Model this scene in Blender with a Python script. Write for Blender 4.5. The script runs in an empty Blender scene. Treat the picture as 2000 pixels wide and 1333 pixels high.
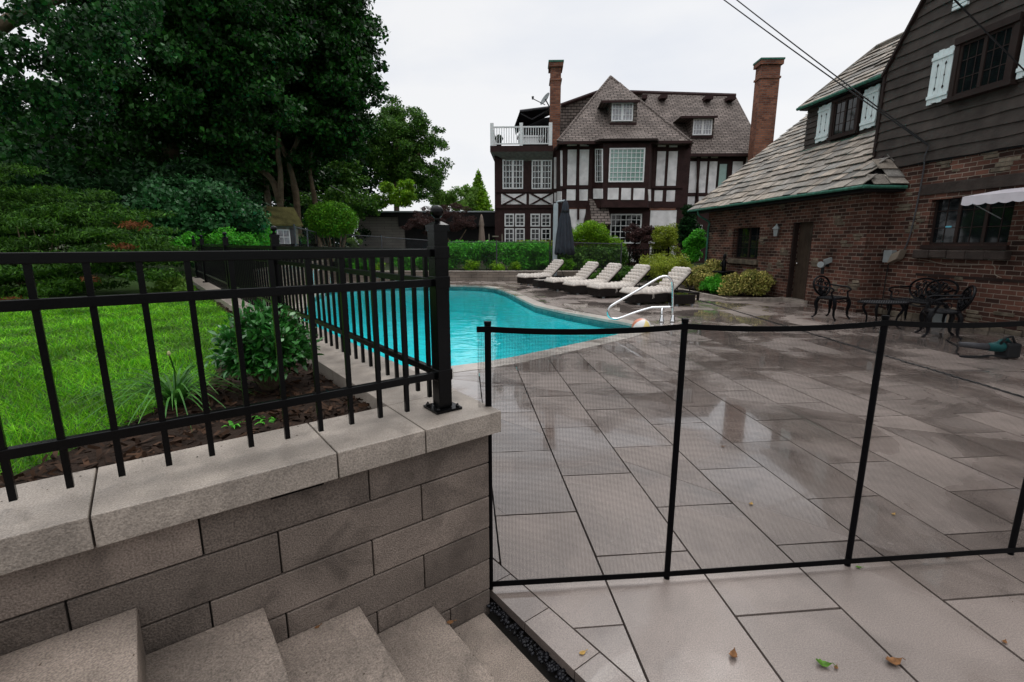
import bpy, math, random
import numpy as np
from mathutils import Vector, Matrix
R = math.radians
rng = np.random.default_rng(7); random.seed(7)
SC = bpy.context.scene
COL = SC.collection
# ------------------------------------------------------------------ camera
FL, CAMH = 945.0, 1.53
PITCH = math.atan(191 / 945.0)
cam_d = bpy.data.cameras.new('camera'); cam = bpy.data.objects.new('camera', cam_d); COL.objects.link(cam)
cam.location = (0, 0, CAMH); cam.rotation_euler = (R(90) - PITCH, 0, 0)
cam_d.sensor_width = 36; cam_d.lens = FL / 2000 * 36; cam_d.clip_start = .05; cam_d.clip_end = 3000
SC.camera = cam
# ------------------------------------------------------------------ light: bright overcast sky
SUN_EL, SUN_AZ = 52, 25          # sun behind the cloud
w = bpy.data.worlds.new('World'); SC.world = w; w.use_nodes = True
nt = w.node_tree; nt.nodes.clear()
def wn(t, **k):
    n = nt.nodes.new(t)
    for a, b in k.items(): setattr(n, a, b)
    return n
out = wn('ShaderNodeOutputWorld'); bg = wn('ShaderNodeBackground'); bg.inputs[1].default_value = .1
sky = wn('ShaderNodeTexSky', sky_type='NISHITA', sun_disc=False, sun_elevation=R(SUN_EL), sun_rotation=R(SUN_AZ))
hs = wn('ShaderNodeHueSaturation'); hs.inputs['Saturation'].default_value = .35
tc = wn('ShaderNodeTexCoord'); mp = wn('ShaderNodeMapping'); mp.inputs['Scale'].default_value = (1.6, 1.6, 4.5)
mp.inputs['Location'].default_value = (2.4, .3, .9)
no = wn('ShaderNodeTexNoise'); no.inputs['Scale'].default_value = 1.5; no.inputs['Detail'].default_value = 7; no.inputs['Roughness'].default_value = .5
cr = wn('ShaderNodeValToRGB'); cr.color_ramp.elements[0].position = .3; cr.color_ramp.elements[0].color = (.78, .81, .87, 1)
cr.color_ramp.elements[1].position = .56; cr.color_ramp.elements[1].color = (.90, .905, .92, 1)
vm = wn('ShaderNodeVectorMath', operation='SCALE'); vm.inputs['Scale'].default_value = 9.4
mx = wn('ShaderNodeMix', data_type='RGBA'); mx.inputs[0].default_value = .9
nt.links.new(sky.outputs[0], hs.inputs['Color']); nt.links.new(tc.outputs['Generated'], mp.inputs[0]); nt.links.new(mp.outputs[0], no.inputs[0]); nt.links.new(no.outputs[0], cr.inputs[0])
L = nt.links.new
# an overcast sky is brighter overhead than near the horizon
sx_ = wn('ShaderNodeSeparateXYZ'); zr = wn('ShaderNodeMapRange', interpolation_type='SMOOTHSTEP'); zr.inputs[1].default_value = .5; zr.inputs[2].default_value = 1.; zr.inputs[3].default_value = 8.95; zr.inputs[4].default_value = 27.
nt.links.new(tc.outputs['Generated'], sx_.inputs[0]); nt.links.new(sx_.outputs[2], zr.inputs[0]); nt.links.new(zr.outputs[0], vm.inputs['Scale'])
L(cr.outputs[0], vm.inputs[0]); L(hs.outputs[0], mx.inputs[6]); L(vm.outputs[0], mx.inputs[7]); L(mx.outputs[2], bg.inputs[0]); L(bg.outputs[0], out.inputs[0])
sd = bpy.data.lights.new('sun', 'SUN'); sd.energy = .7; sd.angle = R(22); sd.color = (1, .97, .93)
sun = bpy.data.objects.new('sun', sd); COL.objects.link(sun)
sun.rotation_euler = (R(90 - SUN_EL), 0, R(180 - SUN_AZ))
SC.view_settings.view_transform = 'Standard'; SC.view_settings.look = 'None'; SC.view_settings.exposure = .2; SC.view_settings.gamma = 1
SC.view_settings.use_curve_mapping = False
SC.cycles.max_bounces = 6; SC.cycles.transparent_max_bounces = 12; SC.cycles.diffuse_bounces = 3; SC.cycles.glossy_bounces = 3
SC.cycles.use_denoising = True
# ------------------------------------------------------------------ survey helpers: lines of sight measured from the photograph meet known planes
def ray(x, y):
    v = y - 666.5; F = FL * math.cos(PITCH) - v * math.sin(PITCH)
    return (x - 1000) / F, (-v * math.cos(PITCH) - FL * math.sin(PITCH)) / F
def G(x, y, z=0.):
    a, b = ray(x, y); d = (z - CAMH) / b; return Vector((a * d, d, z))
def D(x, y, d):
    a, b = ray(x, y); return Vector((a * d, d, CAMH + b * d))
class Frame:
    def __init__(s, ox, oy, deg): s.o = (ox, oy); s.deg = deg; s.c = math.cos(R(deg)); s.s = math.sin(R(deg))
    def __call__(s, u, v, z=0.): return Vector((s.o[0] + u * s.c - v * s.s, s.o[1] + u * s.s + v * s.c, z))
    def loc(s, x, y): x -= s.o[0]; y -= s.o[1]; return x * s.c + y * s.s, -x * s.s + y * s.c
    def hu(s, px, py, u):
        a, b = ray(px, py); ox, oy = s.loc(0, 0); t = (u - ox) / (a * s.c + s.s); return oy + t * (-a * s.s + s.c), CAMH + b * t
    def hv(s, px, py, v):
        a, b = ray(px, py); ox, oy = s.loc(0, 0); t = (v - oy) / (-a * s.s + s.c); return ox + t * (a * s.c + s.s), CAMH + b * t
WF = Frame(0, 0, 0); AB = Frame(-.041, 1.863, 37.5); PF = Frame(0, 0, 5.5)
# ------------------------------------------------------------------ objects
INV = {}
def tag(o, label=None, cat=None, group=None, kind=None):
    if label: o['label'] = label
    if cat: o['category'] = cat
    if group: o['group'] = group
    if kind: o['kind'] = kind
    return o
def empty(name, loc, rz, label, cat, group=None):
    o = bpy.data.objects.new(name, None); COL.objects.link(o); o.location = loc; o.rotation_euler = (0, 0, rz); o.empty_display_size = .1
    INV[o.name] = (Matrix.Translation(Vector(loc)) @ Matrix.Rotation(rz, 4, 'Z')).inverted()
    return tag(o, label, cat, group)
def root_of(o):
    while o.parent: o = o.parent
    return o
def link_mesh(name, me, mat, parent=None, smooth=False, bevel=0):
    o = bpy.data.objects.new(name, me); COL.objects.link(o)
    if isinstance(mat, (list, tuple)):
        for m in mat: me.materials.append(m)
    elif mat: me.materials.append(mat)
    if parent is not None:
        r = root_of(parent)
        if r.name in INV: me.transform(INV[r.name])
        o.parent = parent
    if smooth: me.polygons.foreach_set('use_smooth', [True] * len(me.polygons))
    if bevel:
        b = o.modifiers.new('bevel', 'BEVEL'); b.width = bevel; b.segments = 2; b.limit_method = 'ANGLE'
    return o
def auto_uv(me):
    n = len(me.loops)
    uv = me.uv_layers.new(name='uv')
    co = np.empty(len(me.vertices) * 3); me.vertices.foreach_get('co', co); co = co.reshape(-1, 3)
    vi = np.empty(n, dtype=np.int64); me.loops.foreach_get('vertex_index', vi)
    nor = np.empty(len(me.polygons) * 3); me.polygons.foreach_get('normal', nor); nor = nor.reshape(-1, 3)
    tot = np.empty(len(me.polygons), dtype=np.int64); me.polygons.foreach_get('loop_total', tot)
    nl = np.repeat(nor, tot, axis=0)
    t = np.stack([-nl[:, 1], nl[:, 0], np.zeros(n)], 1); ln = np.linalg.norm(t, axis=1); flat = ln < 1e-3
    t[flat] = (1, 0, 0); ln[flat] = 1; t /= ln[:, None]; b = np.cross(nl, t)
    p = co[vi]; u = np.stack([(p * t).sum(1), (p * b).sum(1)], 1)
    uv.data.foreach_set('uv', u.ravel())
class MB:
    def __init__(s, T=None): s.v = []; s.f = []; s.T = T or (lambda x, y, z: Vector((x, y, z)))
    def add(s, vs, fs):
        n = len(s.v); s.v += [tuple(s.T(*p)) for p in vs]; s.f += [tuple(i + n for i in f) for f in fs]; return s
    def box(s, x0, x1, y0, y1, z0, z1):
        return s.add([(x0, y0, z0), (x1, y0, z0), (x1, y1, z0), (x0, y1, z0), (x0, y0, z1), (x1, y0, z1), (x1, y1, z1), (x0, y1, z1)],
                     [(0, 3, 2, 1), (4, 5, 6, 7), (0, 1, 5, 4), (1, 2, 6, 5), (2, 3, 7, 6), (3, 0, 4, 7)])
    def prism(s, pts, z0, z1):            # horizontal polygon between two heights
        n = len(pts); a = [(p[0], p[1], z0) for p in pts] + [(p[0], p[1], z1) for p in pts]
        ar = sum(pts[i][0] * pts[(i + 1) % n][1] - pts[(i + 1) % n][0] * pts[i][1] for i in range(n))
        fs = [tuple(range(n))[::-1], tuple(range(n, 2 * n))] + [(i, (i + 1) % n, n + (i + 1) % n, n + i) for i in range(n)]
        if ar < 0: fs = [f[::-1] for f in fs]
        return s.add(a, fs)
    def slab(s, pts, d):                  # 3-D polygon given thickness along vector d
        n = len(pts); d = Vector(d); a = [tuple(p) for p in pts] + [tuple(Vector(p) + d) for p in pts]
        return s.add(a, [tuple(range(n)), tuple(range(n, 2 * n))[::-1]] + [(i, n + i, n + (i + 1) % n, (i + 1) % n) for i in range(n)])
    def tube(s, pts, r, n=8, caps=True):
        pts = [Vector(s.T(*p)) for p in pts]; rs = r if isinstance(r, (list, tuple)) else [r] * len(pts); base = len(s.v); up = None
        for i, p in enumerate(pts):
            d = (pts[min(i + 1, len(pts) - 1)] - pts[max(i - 1, 0)]).normalized()
            if up is None: up = Vector((0, 0, 1)) if abs(d.z) < .9 else Vector((1, 0, 0))
            a = d.cross(up)
            if a.length < 1e-4: a = d.orthogonal()
            a.normalize(); b = a.cross(d).normalized(); up = b
            for k in range(n):
                q = 2 * math.pi * k / n; s.v.append(tuple(p + (a * math.cos(q) + b * math.sin(q)) * rs[i]))
        for i in range(len(pts) - 1):
            for k in range(n):
                k2 = (k + 1) % n; s.f.append((base + i * n + k, base + i * n + k2, base + (i + 1) * n + k2, base + (i + 1) * n + k))
        if caps: s.f.append(tuple(base + k for k in range(n))[::-1]); s.f.append(tuple(base + (len(pts) - 1) * n + k for k in range(n)))
        return s
    def lathe(s, c, prof, n=16, fold=0, nf=8):
        c = Vector(c); base = len(s.v)
        for r, z in prof:
            for k in range(n):
                q = 2 * math.pi * k / n; rr = r * (1 + fold * math.cos(q * nf)); s.v.append(tuple(s.T(c.x + rr * math.cos(q), c.y + rr * math.sin(q), c.z + z)))
        m = len(prof)
        for i in range(m - 1):
            for k in range(n):
                k2 = (k + 1) % n; s.f.append((base + i * n + k, base + i * n + k2, base + (i + 1) * n + k2, base + (i + 1) * n + k))
        s.f.append(tuple(base + k for k in range(n))[::-1]); s.f.append(tuple(base + (m - 1) * n + k for k in range(n)))
        return s
    def build(s, name, mat, parent=None, smooth=False, bevel=0, uv=True):
        me = bpy.data.meshes.new(name); me.from_pydata(s.v, [], s.f); me.validate(); me.update()
        o = link_mesh(name, me, mat, parent, smooth, bevel)
        if uv: auto_uv(me)
        return o
def fast_mesh(name, V, nper, mat, parent=None):          # V: (faces*nper, 3)
    V = np.ascontiguousarray(V, dtype=np.float32); nv = len(V); nf = nv // nper
    me = bpy.data.meshes.new(name); me.vertices.add(nv); me.vertices.foreach_set('co', V.ravel())
    me.loops.add(nv); me.loops.foreach_set('vertex_index', np.arange(nv, dtype=np.int32))
    me.polygons.add(nf); me.polygons.foreach_set('loop_start', np.arange(0, nv, nper, dtype=np.int32))
    try: me.polygons.foreach_set('loop_total', np.full(nf, nper, dtype=np.int32))
    except Exception: pass
    me.update(calc_edges=True)
    return link_mesh(name, me, mat, parent)
def dup(o, parent=None):
    c = o.copy(); COL.objects.link(c); c.parent = parent
    for ch in list(o.children): dup(ch, c)
    return c
# ------------------------------------------------------------------ materials
def mat(name, col, rough=.6, var=.25, nscale=6., bump=0., bscale=40., metal=0., island=0., spec=.15, fine=0., fscale=180., sheen=0., coat=0., hue=None, coord='Object', ramp=(.3, .7), stain=None):
    m = bpy.data.materials.new(name); m.use_nodes = True; t = m.node_tree; N = t.nodes; K = t.links.new; b = N['Principled BSDF']
    b.inputs['Roughness'].default_value = rough; b.inputs['Metallic'].default_value = metal; b.inputs['Specular IOR Level'].default_value = spec
    if coat: b.inputs['Coat Weight'].default_value = coat; b.inputs['Coat Roughness'].default_value = .1
    tcn = N.new('ShaderNodeTexCoord')
    def noise(sc, det=5):
        n = N.new('ShaderNodeTexNoise'); n.inputs['Scale'].default_value = sc; n.inputs['Detail'].default_value = det; K(tcn.outputs[coord], n.inputs['Vector']); return n
    n1 = noise(nscale); r1 = N.new('ShaderNodeMapRange'); r1.inputs[1].default_value = ramp[0]; r1.inputs[2].default_value = ramp[1]
    r1.inputs[3].default_value = 1 - var; r1.inputs[4].default_value = 1 + var; K(n1.outputs[0], r1.inputs[0]); val = r1.outputs[0]
    if fine:
        n2 = noise(fscale, 2); r2 = N.new('ShaderNodeMapRange'); r2.inputs[1].default_value = .3; r2.inputs[2].default_value = .7; r2.inputs[3].default_value = 1 - fine; r2.inputs[4].default_value = 1 + fine
        K(n2.outputs[0], r2.inputs[0]); q = N.new('ShaderNodeMath'); q.operation = 'MULTIPLY'; K(val, q.inputs[0]); K(r2.outputs[0], q.inputs[1]); val = q.outputs[0]
    if stain:                       # damp and dirt marks with edges of their own
        n5 = noise(stain[0], 8); n5.inputs['Distortion'].default_value = .8; r5 = N.new('ShaderNodeMapRange'); r5.inputs[1].default_value = .52; r5.inputs[2].default_value = .64; r5.inputs[3].default_value = 1; r5.inputs[4].default_value = 1 - stain[1]
        K(n5.outputs[0], r5.inputs[0]); q = N.new('ShaderNodeMath'); q.operation = 'MULTIPLY'; K(val, q.inputs[0]); K(r5.outputs[0], q.inputs[1]); val = q.outputs[0]
    c1 = N.new('ShaderNodeRGB'); c1.outputs[0].default_value = (*col, 1); cc = c1.outputs[0]
    if island or hue:
        g = N.new('ShaderNodeNewGeometry')
        if hue:
            mxx = N.new('ShaderNodeMix'); mxx.data_type = 'RGBA'; K(g.outputs['Random Per Island'], mxx.inputs[0]); K(cc, mxx.inputs[6]); mxx.inputs[7].default_value = (*hue, 1); cc = mxx.outputs[2]
        if island:
            wn_ = N.new('ShaderNodeTexWhiteNoise'); wn_.noise_dimensions = '1D'; K(g.outputs['Random Per Island'], wn_.inputs['W'])
            r3 = N.new('ShaderNodeMapRange'); r3.inputs[3].default_value = 1 - island; r3.inputs[4].default_value = 1 + island; K(wn_.outputs[0], r3.inputs[0])
            q = N.new('ShaderNodeMath'); q.operation = 'MULTIPLY'; K(val, q.inputs[0]); K(r3.outputs[0], q.inputs[1]); val = q.outputs[0]
    vs = N.new('ShaderNodeVectorMath'); vs.operation = 'SCALE'; K(cc, vs.inputs[0]); K(val, vs.inputs['Scale']); K(vs.outputs[0], b.inputs['Base Color'])
    if bump:
        nb = noise(bscale, 6); bp = N.new('ShaderNodeBump'); bp.inputs['Strength'].default_value = bump; bp.inputs['Distance'].default_value = .02; K(nb.outputs[0], bp.inputs['Height']); K(bp.outputs[0], b.inputs['Normal'])
    return m
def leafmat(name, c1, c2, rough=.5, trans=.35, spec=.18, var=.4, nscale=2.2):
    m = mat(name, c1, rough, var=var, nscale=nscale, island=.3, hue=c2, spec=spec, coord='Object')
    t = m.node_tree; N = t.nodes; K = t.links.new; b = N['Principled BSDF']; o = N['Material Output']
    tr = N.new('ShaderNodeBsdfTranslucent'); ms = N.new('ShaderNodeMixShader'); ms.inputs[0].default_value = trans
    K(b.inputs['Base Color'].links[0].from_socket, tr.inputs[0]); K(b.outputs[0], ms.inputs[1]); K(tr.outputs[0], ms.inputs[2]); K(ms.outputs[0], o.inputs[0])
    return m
def brickmat(name, c1, c2, mortar, bw, bh, ms=.008, rough=.8, bump=.6, offset=.5, dirt=.35, bias=0., squash=1., rnd=None):
    m = bpy.data.materials.new(name); m.use_nodes = True; t = m.node_tree; N = t.nodes; K = t.links.new; b = N['Principled BSDF']; b.inputs['Roughness'].default_value = rough; b.inputs['Specular IOR Level'].default_value = .1
    uvn = N.new('ShaderNodeTexCoord'); br = N.new('ShaderNodeTexBrick'); br.offset = offset
    br.inputs['Scale'].default_value = 1; br.inputs['Brick Width'].default_value = bw; br.inputs['Row Height'].default_value = bh; br.inputs['Mortar Size'].default_value = ms
    br.inputs['Color1'].default_value = (*c1, 1); br.inputs['Color2'].default_value = (*c2, 1); br.inputs['Mortar'].default_value = (*mortar, 1); br.inputs['Bias'].default_value = bias
    br.inputs['Mortar Smooth'].default_value = .2
    nd = N.new('ShaderNodeTexNoise'); nd.inputs['Scale'].default_value = 9; K(uvn.outputs['UV'], nd.inputs[0])
    ad = N.new('ShaderNodeVectorMath'); ad.operation = 'MULTIPLY_ADD'; ad.inputs[1].default_value = (.012, .012, 0); K(nd.outputs['Color'], ad.inputs[0]); K(uvn.outputs['UV'], ad.inputs[2]); K(ad.outputs[0], br.inputs[0])
    n1 = N.new('ShaderNodeTexNoise'); n1.inputs['Scale'].default_value = 1.1; n1.inputs['Detail'].default_value = 8; K(uvn.outputs['UV'], n1.inputs[0])
    r1 = N.new('ShaderNodeMapRange'); r1.inputs[1].default_value = .3; r1.inputs[2].default_value = .7; r1.inputs[3].default_value = 1 - dirt; r1.inputs[4].default_value = 1 + dirt; K(n1.outputs[0], r1.inputs[0])
    vs = N.new('ShaderNodeVectorMath'); vs.operation = 'SCALE'; K(br.outputs[0], vs.inputs[0]); K(r1.outputs[0], vs.inputs['Scale']); K(vs.outputs[0], b.inputs['Base Color'])
    n2 = N.new('ShaderNodeTexNoise'); n2.inputs['Scale'].default_value = 60; K(uvn.outputs['UV'], n2.inputs[0])
    iv = N.new('ShaderNodeMath'); iv.operation = 'MULTIPLY_ADD'; iv.inputs[1].default_value = -1.5; K(br.outputs['Fac'], iv.inputs[0]); K(n2.outputs[0], iv.inputs[2])
    bp = N.new('ShaderNodeBump'); bp.inputs['Strength'].default_value = bump; bp.inputs['Distance'].default_value = .012; K(iv.outputs[0], bp.inputs['Height']); K(bp.outputs[0], b.inputs['Normal'])
    return m
M = dict(
 black=mat('black_powder_coat', (.0015, .0015, .0018), .24, var=.3, spec=.16, nscale=20, bump=.03, bscale=300),
 netpole=mat('black_tube_vinyl', (.0015, .0015, .002), .4, var=.2, spec=.07),
 net=mat('black_mesh_thread', (.006, .0055, .007), .5, var=.1, spec=.06),
 cap=mat('cap_stone', (.3, .258, .22), .36, var=.32, nscale=4.5, fine=.3, fscale=210, bump=.28, bscale=210, island=.12, spec=.35, stain=(4.5, .26)),
 block=mat('wall_block', (.155, .124, .104), .65, var=.3, nscale=3.5, fine=.42, fscale=200, bump=.4, bscale=200, stain=(6, .28), island=.28, spec=.25),
 step=mat('step_stone', (.235, .19, .157), .42, var=.3, nscale=3.8, fine=.42, fscale=200, bump=.4, bscale=200, stain=(5, .25), island=.06, spec=.3),
 joint=mat('dark_joint', (.02, .018, .016), .8, var=.3),
 tanblock=brickmat('tan_block', (.24, .2, .165), (.19, .16, .135), (.06, .05, .045), .45, .12, .006, .8),
 pebble=mat('dark_pebble', (.009, .009, .011), .15, var=.5, nscale=30, island=.6),
 bark=mat('bark', (.12, .09, .06), .9, var=.4, nscale=5, bump=.8, bscale=14),
 wood=mat('old_pole_wood', (.16, .13, .1), .85, var=.35, nscale=9, bump=.4, bscale=30),
 chip=mat('bark_mulch', (.035, .018, .01), .85, var=.5, nscale=12, island=.6),
 soil=mat('soil', (.02, .012, .008), .95, var=.4, bump=.6, bscale=60),
 turf=mat('turf_soil', (.028, .06, .01), .95, var=.3, bump=.6, bscale=60),
 earth=mat('garden_earth', (.03, .04, .015), .95, var=.4, nscale=.6, bump=.4),
 chrome=mat('stainless', (.75, .76, .77), .12, var=.03, metal=1),
 white=mat('white_paint', (.7, .71, .71), .45, var=.08, nscale=9, bump=.05),
 cushion=mat('cream_cushion', (.54, .49, .44), .9, var=.1, nscale=9, bump=.15, bscale=200),
 wicker=mat('dark_wicker', (.012, .009, .008), .45, var=.5, nscale=60, bump=.9, bscale=110),
 iron=mat('cast_iron', (.003, .003, .004), .3, spec=.12, var=.4, nscale=30, bump=.3, bscale=90),
 canvas=mat('charcoal_canvas', (.035, .04, .05), .8, var=.15, nscale=7, bump=.1),
 alu=mat('pale_grey_metal', (.33, .37, .39), .4, var=.1),
 beigec=mat('beige_canvas', (.22, .17, .14), .85, var=.15),
 timber=mat('dark_timber', (.032, .015, .014), .6, var=.3, nscale=5, bump=.3, bscale=30),
 stucco=mat('white_stucco', (.72, .7, .7), .9, var=.2, nscale=2.2, stain=(1.6, .12), bump=.8, bscale=22),
 shingle=brickmat('roof_shingles', (.125, .103, .092), (.2, .165, .147), (.02, .016, .014), .34, .17, .02, .85, bump=.8, dirt=.25),
 chim=brickmat('chimney_brick', (.12, .045, .03), (.27, .11, .065), (.13, .1, .085), .26, .1, .014, .85, dirt=.3),
 brick=brickmat('old_brick', (.03, .017, .014), (.13, .058, .041), (.2, .165, .135), .235, .083, .007, .85, dirt=.55, bump=.9),
 rubble=mat('pale_rubble_stone', (.14, .115, .085), .9, var=.45, nscale=7, bump=.9, bscale=18, island=.35),
 slate=mat('stone_slate', (.28, .235, .19), .75, var=.35, nscale=5, bump=.8, bscale=26, island=.26, hue=(.18, .17, .155), fine=.25, fscale=45),
 clap=mat('stained_clapboard', (.05, .041, .036), .7, var=.3, nscale=4, bump=.5, bscale=22, island=.15),
 copper=mat('verdigris_copper', (.035, .12, .085), .6, var=.35, nscale=12),
 shutter=mat('shutter_paint', (.6, .67, .67), .5, var=.1),
 lint=mat('brown_stone_lintel', (.04, .031, .027), .85, var=.35, nscale=4, bump=.6, bscale=18),
 frame=mat('brown_window_frame', (.022, .014, .012), .6, var=.2),
 glass=mat('dark_glass', (.006, .008, .009), .04, var=.3, spec=.45),
 glassb=mat('glass_with_blind', (.2, .33, .29), .12, var=.12, nscale=3, spec=.8),
 glassc=mat('glass_with_curtain', (.3, .3, .32), .12, var=.4, nscale=7, spec=.8),
 door=mat('dark_plank_door', (.04, .028, .02), .6, var=.3, nscale=4, bump=.3),
 flat=mat('dark_siding', (.012, .011, .012), .6, var=.2, nscale=3),
 greywall=brickmat('grey_siding_blocks', (.22, .2, .185), (.19, .175, .16), (.07, .065, .06), .9, .16, .008, .85, dirt=.12),
 moss=mat('mossy_shakes', (.11, .085, .04), .95, var=.5, nscale=3, bump=.8, bscale=20, hue=(.07, .075, .02)),
 shedw=mat('weathered_boards', (.2, .19, .15), .85, var=.3, nscale=4),
 awning=mat('pale_awning', (.5, .47, .5), .85, var=.08),
 teal=mat('teal_plastic', (.006, .07, .07), .35, var=.1), blackp=mat('black_plastic', (.012, .013, .014), .4, var=.2),
 greyp=mat('grey_plastic', (.06, .06, .065), .4, var=.2), beige=mat('beige_enamel', (.2, .165, .13), .5, var=.1), greybox=mat('grey_enamel', (.22, .24, .24), .5, var=.1),
 leafdry=mat('dry_leaf', (.16, .075, .03), .7, var=.4, nscale=60), leafgreen=mat('green_leaf', (.06, .14, .015), .5, var=.4, nscale=60), leafyel=mat('yellow_leaf', (.36, .22, .06), .6, var=.3, nscale=60),
 plaster=mat('pool_plaster', (.3, .86, .86), .6, var=.08, nscale=1.5),
 cream=mat('cream_flower', (.42, .42, .2), .8, var=.2, island=.2),
)
LM = dict(
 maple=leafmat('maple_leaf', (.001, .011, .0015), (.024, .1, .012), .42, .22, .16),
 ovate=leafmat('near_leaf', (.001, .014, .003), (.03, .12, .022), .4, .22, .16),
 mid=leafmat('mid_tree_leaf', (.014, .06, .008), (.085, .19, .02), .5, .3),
 light=leafmat('light_leaf', (.09, .2, .03), (.16, .28, .04), .5, .4),
 juniper=leafmat('juniper_needle', (.006, .036, .004), (.06, .16, .01), .6, .2),
 rust=leafmat('rusty_needle', (.1, .03, .012), (.15, .06, .015), .8, .2),
 ivy=leafmat('ivy_leaf', (.01, .05, .014), (.03, .12, .03), .4, .2),
 hedge=leafmat('hedge_leaf', (.03, .2, .014), (.11, .46, .03), .45, .3),
 yellowg=leafmat('yellow_green_leaf', (.16, .24, .015), (.34, .38, .05), .5, .35),
 lime=leafmat('lime_leaf', (.08, .22, .01), (.24, .42, .02), .5, .35),
 cream=leafmat('cream_edged_leaf', (.1, .16, .02), (.6, .5, .16), .5, .3),
 purple=leafmat('purple_leaf', (.035, .018, .018), (.075, .035, .03), .5, .3),
 shrub=leafmat('glossy_shrub_leaf', (.01, .075, .012), (.045, .2, .03), .3, .2, .5),
 box=leafmat('box_leaf', (.04, .15, .008), (.14, .34, .02), .5, .3),
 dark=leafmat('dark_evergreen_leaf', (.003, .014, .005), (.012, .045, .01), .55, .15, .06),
 blade=leafmat('strap_leaf', (.02, .09, .012), (.07, .2, .03), .4, .3),
 grass=leafmat('grass_blade', (.03, .19, .003), (.18, .44, .015), .5, .4, var=.55, nscale=3.),
)
# ------------------------------------------------------------------ foliage
def fol_points(blobs, n, shell=.45):
    B = np.array(blobs, float); wgt = (B[:, 3] * B[:, 4] * B[:, 5]) ** (2 / 3); wgt /= wgt.sum()
    i = rng.choice(len(B), n, p=wgt); d = rng.normal(size=(n, 3)); d /= np.linalg.norm(d, axis=1)[:, None]
    r = 1 - shell * rng.random(n) ** 1.6
    lump = 1 + .14 * np.sin(d[:, 0] * 7 + i * 1.7) * np.sin(d[:, 1] * 6 + i) + .1 * np.sin(d[:, 2] * 11 + i * 2.3)
    return B[i, :3] + d * (r * lump)[:, None] * B[i, 3:6], d
def leaves(name, blobs, n, size, m, parent=None, shell=.45, aspect=.55, droop=0., out=.6, pts=None, taper=1.):
    P, d = fol_points(blobs, n, shell) if pts is None else pts
    n = len(P)
    a = rng.normal(size=(n, 3)); a[:, 2] -= droop; a /= np.linalg.norm(a, axis=1)[:, None]
    nn = d * out + rng.normal(size=(n, 3)) * .7; nn[:, 2] += .35
    b = np.cross(nn, a); b /= (np.linalg.norm(b, axis=1)[:, None] + 1e-6); nn = np.cross(a, b)
    s = size * (.45 + 1.1 * rng.random(n) ** 1.3)[:, None]
    V = np.empty((n, 4, 3)); V[:, 0] = P - a * s * .5; V[:, 1] = P + b * s * aspect * .5 - a * s * .05 + nn * s * .08
    V[:, 2] = P + a * s * .5; V[:, 3] = P - b * s * aspect * .5 - a * s * .05 + nn * s * .08
    return fast_mesh(name, V.reshape(-1, 3), 4, m, parent)
def sub_blobs(envs, n, r0, r1, flat=.8, top=0.):
    E = np.array(envs, float); wgt = E[:, 3] * E[:, 4] * E[:, 5]; wgt = wgt / wgt.sum(); o = []
    for k in range(n):
        e = E[rng.choice(len(E), p=wgt)]; d = rng.normal(size=3); d /= np.linalg.norm(d); r = rng.uniform(r0, r1)
        q = (rng.random() ** .45)
        c = e[:3] + d * e[3:6] * q * .93
        o.append((*c, r, r, r * flat))
    return o
# =================================================================== THE SETTING
def clip(poly, a, b, keep_left=True):     # half plane clip along a->b
    o = []; n = len(poly)
    def sd_(p): 
        v = (b[0] - a[0]) * (p[1] - a[1]) - (b[1] - a[1]) * (p[0] - a[0]); return v if keep_left else -v
    for i in range(n):
        p, q = poly[i], poly[(i + 1) % n]; sp, sq = sd_(p), sd_(q)
        if sp >= 0: o.append(p)
        if (sp > 0 > sq) or (sp < 0 < sq): t = sp / (sp - sq); o.append((p[0] + (q[0] - p[0]) * t, p[1] + (q[1] - p[1]) * t))
    return o if len(o) >= 3 else []
def area(p): return sum(p[i][0] * p[(i + 1) % len(p)][1] - p[(i + 1) % len(p)][0] * p[i][1] for i in range(len(p))) / 2
def subtract(poly, conv):                 # conv: counter-clockwise convex polygon
    res = []; cur = poly
    for i in range(len(conv)):
        a, b = conv[i], conv[(i + 1) % len(conv)]
        o = clip(cur, a, b, False)
        if o and abs(area(o)) > 1e-4: res.append(o)
        cur = clip(cur, a, b, True)
        if not cur: break
    return res
def xy(v): return (v[0], v[1])
POOL = [(-.78, 5.93), (-.4, 6.13), (0, 6.42), (.69, 7.05), (1.74, 8.03), (2.2, 8.6), (2.4, 9.05), (2.25, 9.36), (1.73, 10.1), (1.17, 10.96), (.6, 12.08), (.36, 13.1), (0, 14.8), (-.25, 15.9), (-.63, 17.0), (-1.1, 17.6),
        (-1.8, 17.93), (-3.8, 17.93), (-5.5, 17.7), (-6.1, 17.1), (-6.2, 16.3), (-5.95, 14.6), (-5.35, 12.6), (-4.5, 10.2), (-3.6, 8.2), (-2.7, 6.9), (-1.9, 6.15), (-1.3, 5.92)]
def offset(P, d):
    o = []; n = len(P)
    for i in range(n):
        a = Vector(P[i - 1]); b = Vector(P[i]); c = Vector(P[(i + 1) % n]); t = ((b - a).normalized() + (c - b).normalized()).normalized()
        k = Vector((t.y, -t.x)); o.append((b.x + k.x * d, b.y + k.y * d))
    return o
def ccw(p): return p if area(p) > 0 else p[::-1]
COPE = offset(ccw(POOL), .3); POOL = ccw(POOL)
def convex_parts(P):                      # cut at the one waist
    up = clip(P, (-20, 12.08), (20, 12.08), True); lo = clip(P, (-20, 12.08), (20, 12.08), False); return [up, lo]
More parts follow.
